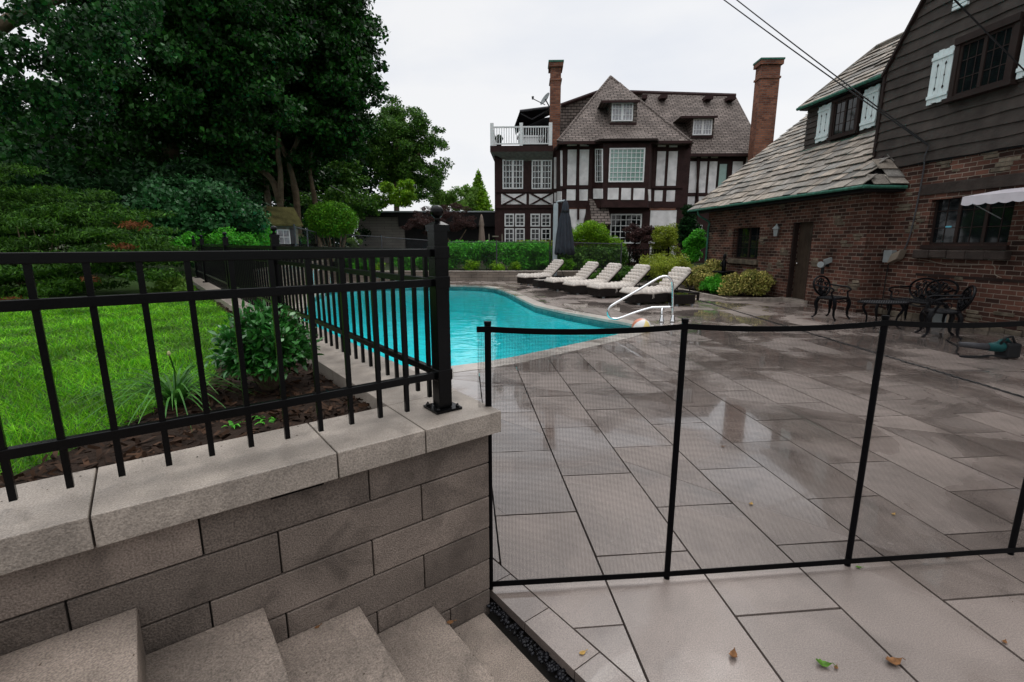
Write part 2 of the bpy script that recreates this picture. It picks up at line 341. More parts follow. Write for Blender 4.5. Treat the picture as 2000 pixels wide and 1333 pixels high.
def hull(P):
    P = sorted(set((round(x, 5), round(y, 5)) for x, y in P)); 
    def half(Q):
        h = []
        for p in Q:
            while len(h) > 1 and (h[-1][0] - h[-2][0]) * (p[1] - h[-2][1]) - (h[-1][1] - h[-2][1]) * (p[0] - h[-2][0]) <= 0: h.pop()
            h.append(p)
        return h
    a = half(P); b = half(P[::-1]); return a[:-1] + b[:-1]
CP = [hull(c) for c in convex_parts(COPE)]
WALLL = PF  # wall lines use the P frame further back
# corner of the side wall, far end, and return wall
SW0 = AB(0, 0); SW1 = AB(0, 9.9)                      # pool side of the side wall's coping
RW1 = Vector((-7.55, 20.3, 0)); FW1 = Vector((4.4, 20.35, 0))
# ground: one sheet to the horizon with the patio cut out
site = [(-30, -12), (14, -12), (14, 21.5), (-30, 21.5)]
g = MB()
for q in ([(-900, -900), (900, -900), (900, -12), (-900, -12)], [(-900, 21.5), (900, 21.5), (900, 900), (-900, 900)], [(-900, -12), (-30, -12), (-30, 21.5), (-900, 21.5)], [(14, -12), (900, -12), (900, 21.5), (14, 21.5)]):
    g.add([(x, y, -.1) for x, y in q], [(0, 1, 2, 3)])
tag(g.build('ground', M['earth']), kind='structure')
def sub_all(p):
    r = [p]
    for c in CP: r = [k for q in r for k in subtract(q, c)]
    return r
g = MB()
for q in sub_all(site): g.add([(x, y, -.085) for x, y in q], [tuple(range(len(q)))])
tag(g.build('patio_bed', M['joint']), kind='structure')
# pavers: 0.855 x 0.476 m in running bond, clipped at the border course and the pool coping
pav = MB()
BL0, BL1 = AB(.128, -6), AB(.128, .2)        # border course
def put(mb, poly, z0=-.08, z1=0., gap=.004):
    if abs(area(poly)) < .0015: return
    p = ccw(poly)
    # remove near duplicate points
    q = [p[0]]
    for a in p[1:]:
        if math.dist(a, q[-1]) > 2e-3: q.append(a)
    if math.dist(q[0], q[-1]) < 2e-3: q.pop()
    if len(q) < 3: return
    mb.prism(q, z0, z1 + random.uniform(-.0008, .0008))
for i in range(-20, 22):
    u0 = .145 + .4765 * i; ph = 2.10 if i % 2 else 2.515
    for j in range(-8, 26):
        v0 = ph + .855 * (j - 3)
        jt = lambda: random.uniform(-.0014, .0014); r = [xy(PF(u + jt(), v + jt())) for u, v in ((u0 + .0052, v0 + .0052), (u0 + .4713, v0 + .0052), (u0 + .4713, v0 + .8498), (u0 + .0052, v0 + .8498))]
        if max(p[1] for p in r) > 20.33 or min(p[1] for p in r) < -6: r = clip(r, (-50, 20.33), (50, 20.33), False)
        if not r: continue
        # right of the side wall and of the border course
        r = clip(r, xy(SW0), xy(SW1), False) if min(p[1] for p in r) > 1.0 else r
        if not r: continue
        if min(p[1] for p in r) < 2.3: r = clip(r, xy(BL0), xy(BL1), False)
        if not r or max(PF.loc(*p)[0] for p in r) < -12: continue
        cu, cv = PF.loc(sum(p[0] for p in r) / len(r), sum(p[1] for p in r) / len(r))
        if cu > 9.35 or (cv > 9.6 and cu > 8.8 and cv < 17.3) or cu < -6.2: continue
        if 12.5 < cv < 17.0 and 7.25 < cu < 8.9: continue
        for q in sub_all(r): put(pav, q)
def patmat(name, base, wet0=.43, wet1=.57, island=.14):
    m = mat(name, base, .35, var=.18, nscale=1.6, fine=.3, fscale=200, stain=(2.6, .16), bump=0, island=island)
    t = m.node_tree; N = t.nodes; K = t.links.new; b = N['Principled BSDF']; tcn = [n for n in N if n.type == 'TEX_COORD'][0]
    n1 = N.new('ShaderNodeTexNoise'); n1.inputs['Scale'].default_value = .75; n1.inputs['Detail'].default_value = 4; n1.inputs['Roughness'].default_value = .55; n1.inputs['Distortion'].default_value = .6; K(tcn.outputs['Object'], n1.inputs[0])
    r1 = N.new('ShaderNodeMapRange'); r1.inputs[1].default_value = wet0; r1.inputs[2].default_value = wet1; gg = N.new('ShaderNodeNewGeometry'); am = N.new('ShaderNodeMath'); am.operation = 'MULTIPLY_ADD'; am.inputs[1].default_value = .16; K(gg.outputs['Random Per Island'], am.inputs[0]); sb = N.new('ShaderNodeMath'); sb.operation = 'SUBTRACT'; sb.inputs[1].default_value = .08; K(n1.outputs[0], sb.inputs[0]); K(sb.outputs[0], am.inputs[2]); K(am.outputs[0], r1.inputs[0]); fac = r1.outputs[0]
    rr = N.new('ShaderNodeMapRange'); rr.inputs[3].default_value = .34; rr.inputs[4].default_value = .06; K(fac, rr.inputs[0]); K(rr.outputs[0], b.inputs['Roughness'])
    old = b.inputs['Base Color'].links[0].from_socket; sc = N.new('ShaderNodeMapRange'); sc.inputs[3].default_value = 1.0; sc.inputs[4].default_value = .8; K(fac, sc.inputs[0])
    vs = N.new('ShaderNodeVectorMath'); vs.operation = 'SCALE'; K(old, vs.inputs[0]); K(sc.outputs[0], vs.inputs['Scale']); K(vs.outputs[0], b.inputs['Base Color'])
    n3 = N.new('ShaderNodeTexNoise'); n3.inputs['Scale'].default_value = 210; n3.inputs['Detail'].default_value = 3; K(tcn.outputs['Object'], n3.inputs[0])
    n4 = N.new('ShaderNodeTexNoise'); n4.inputs['Scale'].default_value = 2.2; K(tcn.outputs['Object'], n4.inputs[0]); ad = N.new('ShaderNodeMath'); ad.operation = 'MULTIPLY_ADD'; ad.inputs[1].default_value = 2.; K(n4.outputs[0], ad.inputs[0]); K(n3.outputs[0], ad.inputs[2])
    bs = N.new('ShaderNodeMapRange'); bs.inputs[3].default_value = .16; bs.inputs[4].default_value = .015; K(fac, bs.inputs[0])
    bp = N.new('ShaderNodeBump'); bp.inputs['Distance'].default_value = .01; K(bs.outputs[0], bp.inputs['Strength']); K(ad.outputs[0], bp.inputs['Height']); K(bp.outputs[0], b.inputs['Normal'])
    b.inputs['Specular IOR Level'].default_value = .5; cw = N.new('ShaderNodeMath'); cw.operation = 'MULTIPLY'; cw.inputs[1].default_value = .9; K(fac, cw.inputs[0]); K(cw.outputs[0], b.inputs['Coat Weight']); b.inputs['Coat Roughness'].default_value = .03; b.inputs['Coat IOR'].default_value = 1.5
    return m
PATM = patmat('wet_patio_stone', (.205, .168, .148)); COPM = patmat('coping_stone', (.4, .36, .32), .5, .7, .08)
# border course beside the gravel strip
bo = MB(AB)
y0 = .98
for ln in (.29, .29, .3, .27, .29, .29, .31, .28, .3, .3, .3, .3):
    bo.box(-.012, .12, y0 - ln + .005, y0, -.04, .001); y0 -= ln
for q in range(0): pass
pv = len(pav.v); pav.v += bo.v; pav.f += [tuple(i + pv for i in f) for f in bo.f]
tag(pav.build('patio_paving', PATM, uv=False), kind='structure')
# pool: shell, water, coping, waterline tile
sh = MB(); n = len(POOL); zf = -1.25
inner = offset(POOL, -.25)
vs = [(x, y, -.04) for x, y in POOL] + [(x, y, -1.0) for x, y in POOL] + [(x, y, zf) for x, y in inner]
sh.add(vs, [(i, n + i, n + (i + 1) % n, (i + 1) % n) for i in range(n)] + [(n + i, 2 * n + i, 2 * n + (i + 1) % n, n + (i + 1) % n) for i in range(n)] + [tuple(range(2 * n, 3 * n))])
# entry steps at the near right corner
for k, d in enumerate((.3, .6, .9)):
    c = Vector((2.3, 9.0)); st = [(2.33, 9.03), (2.2 - d * .62 * 1.2, 8.6 - d * .72 * 1.2), (1.95 - d, 9.0 - d * .1), (2.25 - d * .6, 9.36 + d * .65)]
    sh.prism(ccw(st), -1.2, -.32 - .25 * k)
tag(sh.build('pool_shell', M['plaster'], uv=False), kind='structure')
wm = bpy.data.materials.new('pool_water'); wm.use_nodes = True; t = wm.node_tree; N = t.nodes; K = t.links.new; N.remove(N['Principled BSDF'])
tr = N.new('ShaderNodeBsdfTransparent'); tr.inputs[0].default_value = (.3, .9, .94, 1); gl = N.new('ShaderNodeBsdfGlossy'); gl.inputs['Roughness'].default_value = .02
fr = N.new('ShaderNodeFresnel'); fr.inputs[0].default_value = 1.55; ms = N.new('ShaderNodeMixShader'); tcn = N.new('ShaderNodeTexCoord')
mpp = N.new('ShaderNodeMapping'); mpp.inputs['Scale'].default_value = (1, 1.6, 1)
na = N.new('ShaderNodeTexNoise'); na.inputs['Scale'].default_value = 2.6; na.inputs['Detail'].default_value = 3; na.inputs['Distortion'].default_value = .4; bp = N.new('ShaderNodeBump'); bp.inputs['Strength'].default_value = .3; bp.inputs['Distance'].default_value = .05
K(tcn.outputs['Object'], mpp.inputs[0]); K(mpp.outputs[0], na.inputs[0]); K(na.outputs[0], bp.inputs['Height']); K(bp.outputs[0], gl.inputs['Normal']); K(bp.outputs[0], fr.inputs['Normal'])
K(fr.outputs[0], ms.inputs[0]); K(tr.outputs[0], ms.inputs[1]); K(gl.outputs[0], ms.inputs[2]); K(ms.outputs[0], N['Material Output'].inputs[0])
wt = MB(); big = offset(POOL, -.002); wt.add([(x, y, -.13) for x, y in big], [tuple(range(n))]); tag(wt.build('water', wm, uv=False), kind='structure')
tl = MB(); a_ = offset(POOL, -.004); tl.add([(x, y, -.045) for x, y in a_] + [(x, y, -.19) for x, y in a_], [(i, n + i, n + (i + 1) % n, (i + 1) % n) for i in range(n)])
tag(tl.build('waterline_tile', brickmat('pool_tile', (.05, .2, .19), (.03, .14, .15), (.15, .25, .25), .15, .075, .004, .2)), kind='structure')
cp = MB()
C2 = offset(POOL, .295); C1 = offset(POOL, -.02)
for i in range(n):
    j = (i + 1) % n; L_ = math.dist(POOL[i], POOL[j]); k = max(1, round(L_ / .6))
    for a in range(k):
        t0, t1 = a / k + .004, (a + 1) / k - .004
        def lp(P, t_): return (P[i][0] * (1 - t_) + P[j][0] * t_, P[i][1] * (1 - t_) + P[j][1] * t_)
        q = [lp(C1, t0), lp(C1, t1), lp(C2, t1), lp(C2, t0)]
        if min(AB.loc(*p)[0] for p in q) < .02 and q[0][1] < 12: continue
        cp.prism(ccw(q), -.045, .004)
tag(cp.build('pool_coping', COPM, uv=False), kind='structure')
# raised garden: lawn base, mulch bed, bed behind the far wall
Z1 = .79
lw = MB(); inn = [xy(AB(-.3, .3)), xy(AB(-.3, 10.1)), (-7.75, 20.4), (-7.9, 60), (-80, 60), (-80, -20), xy(AB(-9, -3)), xy(AB(-9, .3))]
lw.add([(x, y, Z1) for x, y in inn], [tuple(range(len(inn)))]); tag(lw.build('lawn', M['turf'], uv=False), kind='structure')
mb_ = [AB(-.3, .3), AB(-.3, 9.8), AB(-.36, 9.8), AB(-.4, 4), AB(-.7, 2.2), AB(-.9, 1.35), AB(-1.5, .62), AB(-3.5, .5), AB(-3.5, .3)]
bd = MB(); bd.add([(p.x, p.y, Z1 + .004) for p in mb_], [tuple(range(len(mb_)))[::-1]]); tag(bd.build('mulch_bed', M['soil'], uv=False), kind='structure')
gb = MB(); gb.prism([(-7.7, 20.45), (5.2, 20.45), (9, 21.8), (40, 21.8), (40, 60), (-7.7, 60)], -.3, .36); tag(gb.build('garden_terrace', M['earth'], uv=False), kind='structure')
# grass blades
def inpoly(P, x, y):
    c = np.zeros(len(x), bool); n = len(P)
    for i in range(n):
        x0, y0 = P[i]; x1, y1 = P[(i + 1) % n]
        if y0 == y1: continue
        s = ((y0 > y) != (y1 > y)) & (x < (x1 - x0) * (y - y0) / (y1 - y0) + x0); c ^= s
    return c
N0 = 700000
gx = rng.uniform(-11, -.4, N0); gy = rng.uniform(.6, 9.5, N0)
lawnpoly = [xy(p) for p in (AB(-.345, 9.8), AB(-.36, 9.8), AB(-.4, 4), AB(-.7, 2.2), AB(-.9, 1.35), AB(-1.5, .62), AB(-6, .36))] + [(-11, 2), (-11, 6.3), (-5, 6.6), (-5.5, 9)]
dist = np.hypot(gx, gy); keep = inpoly(lawnpoly, gx, gy) & (rng.random(N0) < np.clip((2.4 / dist) ** 1.3, .1, 1)); gx, gy, dist = gx[keep], gy[keep], dist[keep]; n_ = len(gx)
hh = rng.uniform(.018, .045, n_); ww = .0022 * np.clip(dist / 2.2, 1, 4); az = rng.uniform(0, 6.28, n_); ln_ = rng.normal(0, .03, (n_, 2)); hh *= .7 + .5 * np.sin(gx * 2.3 + np.sin(gy * 3.1)) ** 2
ba = np.stack([gx, gy, np.full(n_, Z1)], 1); s_ = np.stack([np.cos(az) * ww, np.sin(az) * ww, np.zeros(n_)], 1); tp = ba + np.stack([ln_[:, 0], ln_[:, 1], hh], 1)
tag(fast_mesh('grass', np.stack([ba - s_, ba + s_, tp], 1).reshape(-1, 3), 3, LM['grass']), 'short bright green lawn grass behind the black railing', 'grass', kind='stuff')
# mulch chips
cx = rng.uniform(-3.6, -.45, 26000); cy = rng.uniform(.3, 7.5, 26000); k = inpoly([xy(p) for p in mb_], cx, cy); cx, cy = cx[k], cy[k]; n_ = len(cx)
c0 = np.stack([cx, cy, Z1 + .005 + rng.random(n_) * .02], 1); a = rng.normal(size=(n_, 3)) * [1, 1, .35]; a /= np.linalg.norm(a, axis=1)[:, None]; b = np.cross(a, rng.normal(size=(n_, 3)) * [.4, .4, 1]); b /= np.linalg.norm(b, axis=1)[:, None]
sz = rng.uniform(.008, .026, n_)[:, None]
tag(fast_mesh('mulch_chips', np.stack([c0 - a * sz - b * sz * .3, c0 + a * sz - b * sz * .3, c0 + a * sz + b * sz * .3, c0 - a * sz + b * sz * .3], 1).reshape(-1, 3), 4, M['chip']), 'dark brown bark mulch chips in the bed along the wall', 'mulch', kind='stuff')
# gravel strip of dark pebbles
pb = MB(AB)
for i in range(620):
    x = random.uniform(-.058, -.02); y = random.uniform(-1.6, .04); r = random.uniform(.005, .01); z = -.045 + random.uniform(0, .012); rz = random.uniform(0, 3)
    n0 = len(pb.v); pts = []
    for la, rr in ((-.8, .6), (0, 1), (.8, .6)):
        for q in range(6):
            th = q * math.pi / 3 + rz; pts.append((x + r * rr * math.cos(th) * 1.3, y + r * rr * math.sin(th), z + r * la * .7))
    pb.add(pts, [(i_ * 6 + q, i_ * 6 + (q + 1) % 6, i_ * 6 + 6 + (q + 1) % 6, i_ * 6 + 6 + q) for i_ in range(2) for q in range(6)] + [(12, 13, 14, 15, 16, 17)])
tag(pb.build('pebbles', M['pebble'], smooth=True, uv=False), 'narrow strip of glossy black pebbles between lowest step and patio', 'pebbles', kind='stuff')
# =================================================================== FRONT RETAINING WALL (parts: block face, cap stones)
rw = empty('retaining_wall', AB(-.04, .04), R(37.5), 'low grey block retaining wall with thick stone caps beside the steps, under the corner railing post', 'wall')
bk = MB(AB); zc = [-.1, .04, .188, .34, .485, .637, .766]
offs = [.2, .508, .81 - .5, .51, .309, .508]
for c in range(6):
    e = [0.0]; s = offs[c]
    while s < 5.5: e.append(s); s += .5
    for i in range(len(e) - 1):
        dz = random.uniform(-.0015, .0015)
        bk.box(-.04 - e[i + 1] + .0025, -.04 - e[i] - (.0025 if i else 0), .04 + dz, .3, zc[c] + .003, zc[c + 1] - .003)
bk.build('wall_blocks', M['block'], rw, bevel=.003, uv=False)
co = MB(AB); co.box(-5.4, -.05, .055, .29, -.1, .76); co.build('wall_core', M['joint'], rw, uv=False)
def caps(parent, segs, T, x0, x1, z0=.776, z1=.866, along='x'):
    for a, b in segs:
        m = MB(T)
        if along == 'x': m.box(a + .0025, b - .0025, x0, x1, z0, z1)
        else: m.box(x0, x1, a + .0025, b - .0025, z0, z1)
        m.build('cap_stone', M['cap'], parent, bevel=.003, uv=False)
caps(rw, [(-.343, 0.)], AB, 0, .343)
caps(rw, [(-.66, -.343), (-1.27, -.66), (-1.88, -1.27), (-2.5, -1.88), (-3.1, -2.5), (-3.7, -3.1)], AB, 0, .338)
# vent slot under the cap
vt = MB(AB); vt.box(-.86, -.70, .037, .05, .752, .764); vt.build('drain_slot', M['black'], rw, uv=False)
# side wall along the pool
sw = empty('retaining_wall', AB(-.04, .5), R(37.5), 'long stone capped wall running from the railing corner along the left of the pool', 'wall')
bk = MB(AB)
for c in range(6):
    s = .345
    while s < 9.8:
        e = min(s + (.5 if s > .4 or c % 2 else .3), 9.85); bk.box(-.3, -.04, s + .0025, e - .0025, zc[c] + .003, zc[c + 1] - .003); s = e
bk.build('wall_blocks', M['block'], sw, uv=False)
seg = [(.343 + .72 * i, .343 + .72 * (i + 1)) for i in range(13)]; caps(sw, seg, AB, -.34, 0., along='y')
co = MB(AB); co.box(-.28, -.055, .3, 9.8, -.1, .77); co.build('wall_core', M['joint'], sw, uv=False)
# left return wall and far wall
def blockwall(p, q, h, label, cap=.05, t=.28, side=1):
    p = Vector((p[0], p[1], 0)); q = Vector((q[0], q[1], 0)); L_ = (q - p).length; ang = math.atan2(q.y - p.y, q.x - p.x); F = Frame(p.x, p.y, math.degrees(ang))
    r = empty('garden_wall', p, ang, label, 'wall'); m = MB(F); m.box(0, L_, 0, t * side, -.1, h - cap); m.build('wall_face', M['tanblock'], r)
    s = 0.
    m = MB(F)
    while s < L_ - .1: e = min(s + .6, L_); m.box(s + .003, e - .003, -.025 * side, (t + .02) * side, h - cap, h); s = e
    m.build('cap_course', M['cap'], r, bevel=.004, uv=False)
    return r
e1 = AB(-.04, 9.85)
blockwall(e1, RW1, .866, 'tan block retaining wall on the far left side of the pool', side=1)
blockwall((RW1.x + .01, 20.31), (4.3, 20.38), .40, 'low tan block wall with stone cap beyond the far end of the pool', side=1)
# steps
st = empty('stone_steps', AB(-.6, -1), R(37.5), 'wide grey stone steps rising left along the block retaining wall', 'steps')
tz = [-.055, .101, .252, .402, .556, .705, .8]; ex = [-.075, -.318, -.613, -.913, -1.213, -1.51, -1.81, -4]
for k in range(7):
    m = MB(AB); m.box(ex[k + 1] - (.02 if k < 6 else 0), ex[k] - (0 if k else .003), -2.6, .036, tz[k] - (.15 if k else .06) - .02, tz[k])
    m.build('step', M['step'], st, bevel=.004, uv=False)
# =================================================================== BLACK RAILINGS
def picket_mesh(z0, z1, s=.0095):
    m = MB(); m.box(-s, s, -s, s, z0, z1); me = bpy.data.meshes.new('picket'); me.from_pydata(m.v, [], m.f); me.materials.append(M['black']); return me
PK = picket_mesh(.887, 1.49, .0078); PK2 = picket_mesh(.887, 1.49, .0078)
def post(parent, T, x, y, base=.866, label=None):
    m = MB(T); h = .029
    m.box(x - h, x + h, y - h, y + h, base + .012, 1.582)
    p = m.build('post', M['black'], parent, bevel=.003, uv=False)
    if label: p['label'] = label
    for z in (1.395 - .035, 1.508 - .035, 1.026 - .035):
        m = MB(T); m.box(x - h - .003, x + h + .003, y - h - .003, y + h + .003, z, z + .045); m.build('collar', M['black'], p, bevel=.002, uv=False)
    m = MB(T); m.box(x - h - .004, x + h + .004, y - h - .004, y + h + .004, 1.575, 1.590); m.box(x - h - .005, x + h + .005, y - h - .005, y + h + .005, 1.590, 1.598)
    a = h + .003; b_ = .012
    m.add([(x - a, y - a, 1.598), (x + a, y - a, 1.598), (x + a, y + a, 1.598), (x - a, y + a, 1.598), (x - b_, y - b_, 1.611), (x + b_, y - b_, 1.611), (x + b_, y + b_, 1.611), (x - b_, y + b_, 1.611)],
          [(0, 1, 5, 4), (1, 2, 6, 5), (2, 3, 7, 6), (3, 0, 4, 7), (4, 5, 6, 7)])
    m.build('post_cap', M['black'], p, uv=False)
    m = MB(T); prof = [(.012, 1.610), (.009, 1.615), (.014, 1.619), (.009, 1.623)] + [(.025 * math.sin(t_), 1.647 - .025 * math.cos(t_)) for t_ in [R(25 + 15 * i) for i in range(10)]] + [(.003, 1.67)]
    m.lathe((x, y, 0), prof, 20); m.build('ball_finial', M['black'], p, smooth=True, uv=False)
    m = MB(T); m.box(x - .058, x + .058, y - .058, y + .058, base + .0015, base + .011)
    for sx in (-1, 1):
        for sy in (-1, 1): m.lathe((x + sx * .044, y + sy * .044, base + .011), [(.009, 0), (.009, .006), (.005, .008), (.004, .014)], 6)
    m.build('base_plate', M['black'], p, uv=False)
    return p
def rail(parent, T, x0, x1, y0, y1, top, hh=.028, name='rail'):
    m = MB(T); m.box(x0, x1, y0, y1, top - hh, top); m.build(name, M['black'], parent, bevel=.002, uv=False)
fy = .17
ff = empty('metal_railing', AB(-.17, fy, .866), R(37.5), 'black metal picket railing in the foreground, standing on the capped wall above the steps', 'railing')
post(ff, AB, -.176, fy)
for top in (1.508, 1.395, 1.026): rail(ff, AB, -3.6, -.204, fy - .0125, fy + .0125, top)
RI = INV[ff.name]
def pickets(parent, T, pts, me):
    inv = INV[parent.name]
    for x, y in pts:
        o = bpy.data.objects.new('picket', me); COL.objects.link(o); o.parent = parent; p = inv @ T(x, y, 0); o.location = p
s0 = .266 - .109 * 1
pickets(ff, AB, [(-.176 - (s0 + .109 * i) , fy) for i in range(-0, 30)], PK)
post(ff, AB, -.176 - 3.5, fy)
sf = empty('metal_railing', AB(-.17, .4, .866), R(37.5), 'black picket railing with ball topped posts along the side wall left of the pool', 'railing')
for top in (1.508, 1.395, 1.026): rail(sf, AB, -.176 - .0125, -.176 + .0125, fy + .026, 9.75, top)
ppos = [2.74, 5.48, 8.2, 9.75]
for s in ppos: post(sf, AB, -.176, fy + s - (.15 if s > 9 else 0))
pickets(sf, AB, [(-.176, fy + .11 + .1095 * i) for i in range(87)], PK2)
rf = empty('metal_railing', e1 + Vector((0, 0, .866)), math.atan2(RW1.y - e1.y, RW1.x - e1.x), 'far black railing on the tan block wall beyond the side railing', 'railing')
FR = Frame(e1.x, e1.y, math.degrees(math.atan2(RW1.y - e1.y, RW1.x - e1.x)))
for top in (1.508, 1.395, 1.026): rail(rf, FR, 0, 9.5, .12, .15, top)
pk3 = MB(FR)
for i in range(86): pk3.box(.1 + .11 * i - .009, .1 + .11 * i + .009, .126, .144, .887, 1.49)
o = pk3.build('pickets', M['black'], rf, uv=False)
for s in (2.4, 4.8, 7.2): post(rf, FR, s, .135)
# =================================================================== REMOVABLE MESH POOL FENCE
PP = [Vector(p) for p in ((-.098, 1.924, 0), (.7215, 1.993, 0), (1.6255, 2.084, 0), (2.502, 2.170, 0), (3.38, 2.25, 0), (4.26, 2.33, 0))]
mf = empty('mesh_pool_fence', PP[0], R(5.5), 'see through black mesh pool fence on slim black poles across the wet patio', 'fence')
for i, p in enumerate(PP):
    m = MB(); m.tube([(p.x, p.y, .0), (p.x, p.y, 1.21)], .0135, 16); m.tube([(p.x, p.y, 1.21), (p.x, p.y, 1.222)], .0148, 16); m.build('pole', M['netpole'], mf, uv=False)
def ribbon(mb, pts, h, t):
    for i in range(len(pts) - 1):
        a, b = Vector(pts[i]), Vector(pts[i + 1]); d = (b - a); nrm = Vector((-d.y, d.x, 0)).normalized() * t; q = [a - nrm, b - nrm, b + nrm, a + nrm]; n0 = len(mb.v)
        mb.v += [tuple(v) for v in q] + [tuple(v + Vector((0, 0, h))) for v in q]
        mb.f += [tuple(n0 + k for k in f) for f in ((0, 3, 2, 1), (4, 5, 6, 7), (0, 1, 5, 4), (1, 2, 6, 5), (2, 3, 7, 6), (3, 0, 4, 7))]
PQ = [PP[0] - Vector((.045, .004, 0))] + PP
for i in range(len(PQ) - 1):
    a, b = PQ[i], PQ[i + 1]; L_ = (b - a).length; nrm = Vector((b.y - a.y, -(b.x - a.x), 0)).normalized() * .0155; a = a + nrm; b = b + nrm
    sag = .018 * min(1, L_ / .9) if i else 0
    def top(t_): return 1.192 - sag * 4 * t_ * (1 - t_)
    K_ = 10; tb = MB(); ribbon(tb, [a.lerp(b, k / K_) + Vector((0, 0, top(k / K_) - .012)) for k in range(K_ + 1)], .024, .002); tb.build('top_band', M['netpole'], mf, uv=False)
    if i: tb = MB(); ribbon(tb, [a.lerp(b, k / 2) + Vector((0, 0, .02)) for k in range(3)], .026, .002); tb.build('bottom_band', M['netpole'], mf, uv=False)
    V = []; th = .00046; nv_ = int(L_ / .0062); nh_ = 196; z0 = .045
    def quad(p, q, off):
        V.extend([p - off, q - off, q + off, p + off])
    dx = (b - a).normalized() * th; dz = Vector((0, 0, th * 1.25))
    for k in range(1, nv_):
        t_ = k / nv_; p = a.lerp(b, t_); quad(p + Vector((0, 0, z0)), p + Vector((0, 0, top(t_) - .012)), dx)
    for k in range(1, nh_):
        f_ = k / nh_; prev = None
        for j in range(K_ + 1):
            t_ = j / K_; p = a.lerp(b, t_) + Vector((0, 0, z0 + (top(t_) - .012 - z0) * f_))
            if prev is not None: quad(prev, p, dz)
            prev = p
    fast_mesh('netting', np.array([tuple(v) for v in V]), 4, M['net'], mf)
# =================================================================== POOLSIDE FURNITURE
def pad(x0, x1, y0, y1, th, nx, ny, T, res=9, ends=.5):
    m = MB(T); X = nx * res; Y = ny * res; g = []
    for i in range(X + 1):
        for j in range(Y + 1):
            fx, fy_ = i / X, j / Y; puff = (abs(math.sin(math.pi * nx * fx)) * abs(math.sin(math.pi * ny * fy_))) ** .6
            e = min(1, min(fx, 1 - fx) * nx * 2.2) ** .5 * min(1, min(fy_, 1 - fy_) * ny * 2.2) ** .5
            g.append((x0 + (x1 - x0) * fx, y0 + (y1 - y0) * fy_, th * (.25 + e * (.22 + .53 * puff))))
    bt = [(p[0], p[1], 0) for p in g]; n = len(g); W = Y + 1
    m.add(g + bt, [(i * W + j, (i + 1) * W + j, (i + 1) * W + j + 1, i * W + j + 1) for i in range(X) for j in range(Y)]
          + [(n + i * W + j, n + i * W + j + 1, n + (i + 1) * W + j + 1, n + (i + 1) * W + j) for i in range(X) for j in range(Y)]
          + [(i * W, n + i * W, n + (i + 1) * W, (i + 1) * W) for i in range(X)] + [(i * W + Y, (i + 1) * W + Y, n + (i + 1) * W + Y, n + i * W + Y) for i in range(X)]
          + [(j, j + 1, n + j + 1, n + j) for j in range(Y)] + [(X * W + j, n + X * W + j, n + X * W + j + 1, X * W + j + 1) for j in range(Y)])
    return m
def make_lounger(ang=43):
    r = empty('sun_lounger', (0, 0, 0), 0, 'x', 'sun lounger', 'wicker sun loungers with cream cushions by the pool')
    m = MB(); m.box(0, 1.32, 0, .70, .05, .27); m.box(1.32, 1.96, 0, .05, .2, .27); m.box(1.32, 1.96, .65, .70, .2, .27); m.box(1.91, 1.96, .05, .65, .2, .27); m.box(1.91, 1.96, 0, .06, .05, .2); m.box(1.91, 1.96, .64, .7, .05, .2)
    m.build('frame', M['wicker'], r, bevel=.008, uv=False)
    for x, y in ((.12, .05), (.12, .6), (1.25, .05), (1.25, .6)):
        m = MB(); m.box(x, x + .06, y, y + .05, 0, .05); m.build('foot', M['alu'], r, uv=False)
    px = 1.12; ca, sa = math.cos(R(ang)), math.sin(R(ang))
    TB = lambda x, y, z: Vector((px + x * ca - z * sa, y, .28 + x * sa + z * ca))
    m = MB(TB); m.box(0, .76, .03, .67, -.025, .01); m.build('backrest', M['wicker'], r, bevel=.004, uv=False)
    m = MB(); m.tube([TB(.55, .1, -.02), (1.75, .1, .24)], .011); m.tube([TB(.55, .6, -.02), (1.75, .6, .24)], .011); m.tube([(1.75, .1, .24), (1.75, .6, .24)], .011); m.build('back_strut', M['blackp'], r, uv=False)
    c = pad(-.04, 1.12, .0, .70, .135, 8, 5, lambda x, y, z: Vector((x, y, .272 + z + .01 * math.sin(x * 9))))
    c.build('seat_cushion', M['cushion'], r, smooth=True, uv=False)
    c = pad(-.02, .73, .02, .68, .145, 6, 5, lambda x, y, z: TB(x, y, z + .012)); c.build('back_cushion', M['cushion'], r, smooth=True, uv=False)
    m = MB(TB); prof = 10; pts = [(.745, .03 + .64 * k / 12, .075) for k in range(13)]; m.tube(pts, [.05] + [.072 + .006 * math.sin(k * 2.2) for k in range(11)] + [.05], 12); m.build('head_roll', M['cushion'], r, smooth=True, uv=False)
    m = MB(); m.tube([(.5, -.008, .33), (.5, -.02, .27), (.51, -.018, .2), (.5, -.015, .15)], .006, 5); m.tube([(.5, -.008, .33), (.53, -.02, .26), (.54, -.02, .17)], .006, 5); m.build('tie_string', M['cushion'], r, uv=False)
    return r
L0 = make_lounger()
LS = [((1240, 597), 19, 'nearest cream cushioned wicker lounger, partly behind the steel pool handrail'), ((1172, 584), 21, 'cream tufted lounger second from the steel handrail, in the overlapping row'),
      ((1122, 577), 22, 'cream tufted lounger in the middle of the five, third from the handrail'), ((1083, 569), 22, 'cream tufted lounger beside the closed grey parasol, right of its pole'),
      ((1027, 558), 27, 'cream tufted lounger farthest from the camera, standing alone left of the parasol pole')]
for i, (p, a, lb) in enumerate(LS):
    o = L0 if i == 0 else dup(L0); o.location = G(*p); o.rotation_euler.z = R(a); o['label'] = lb
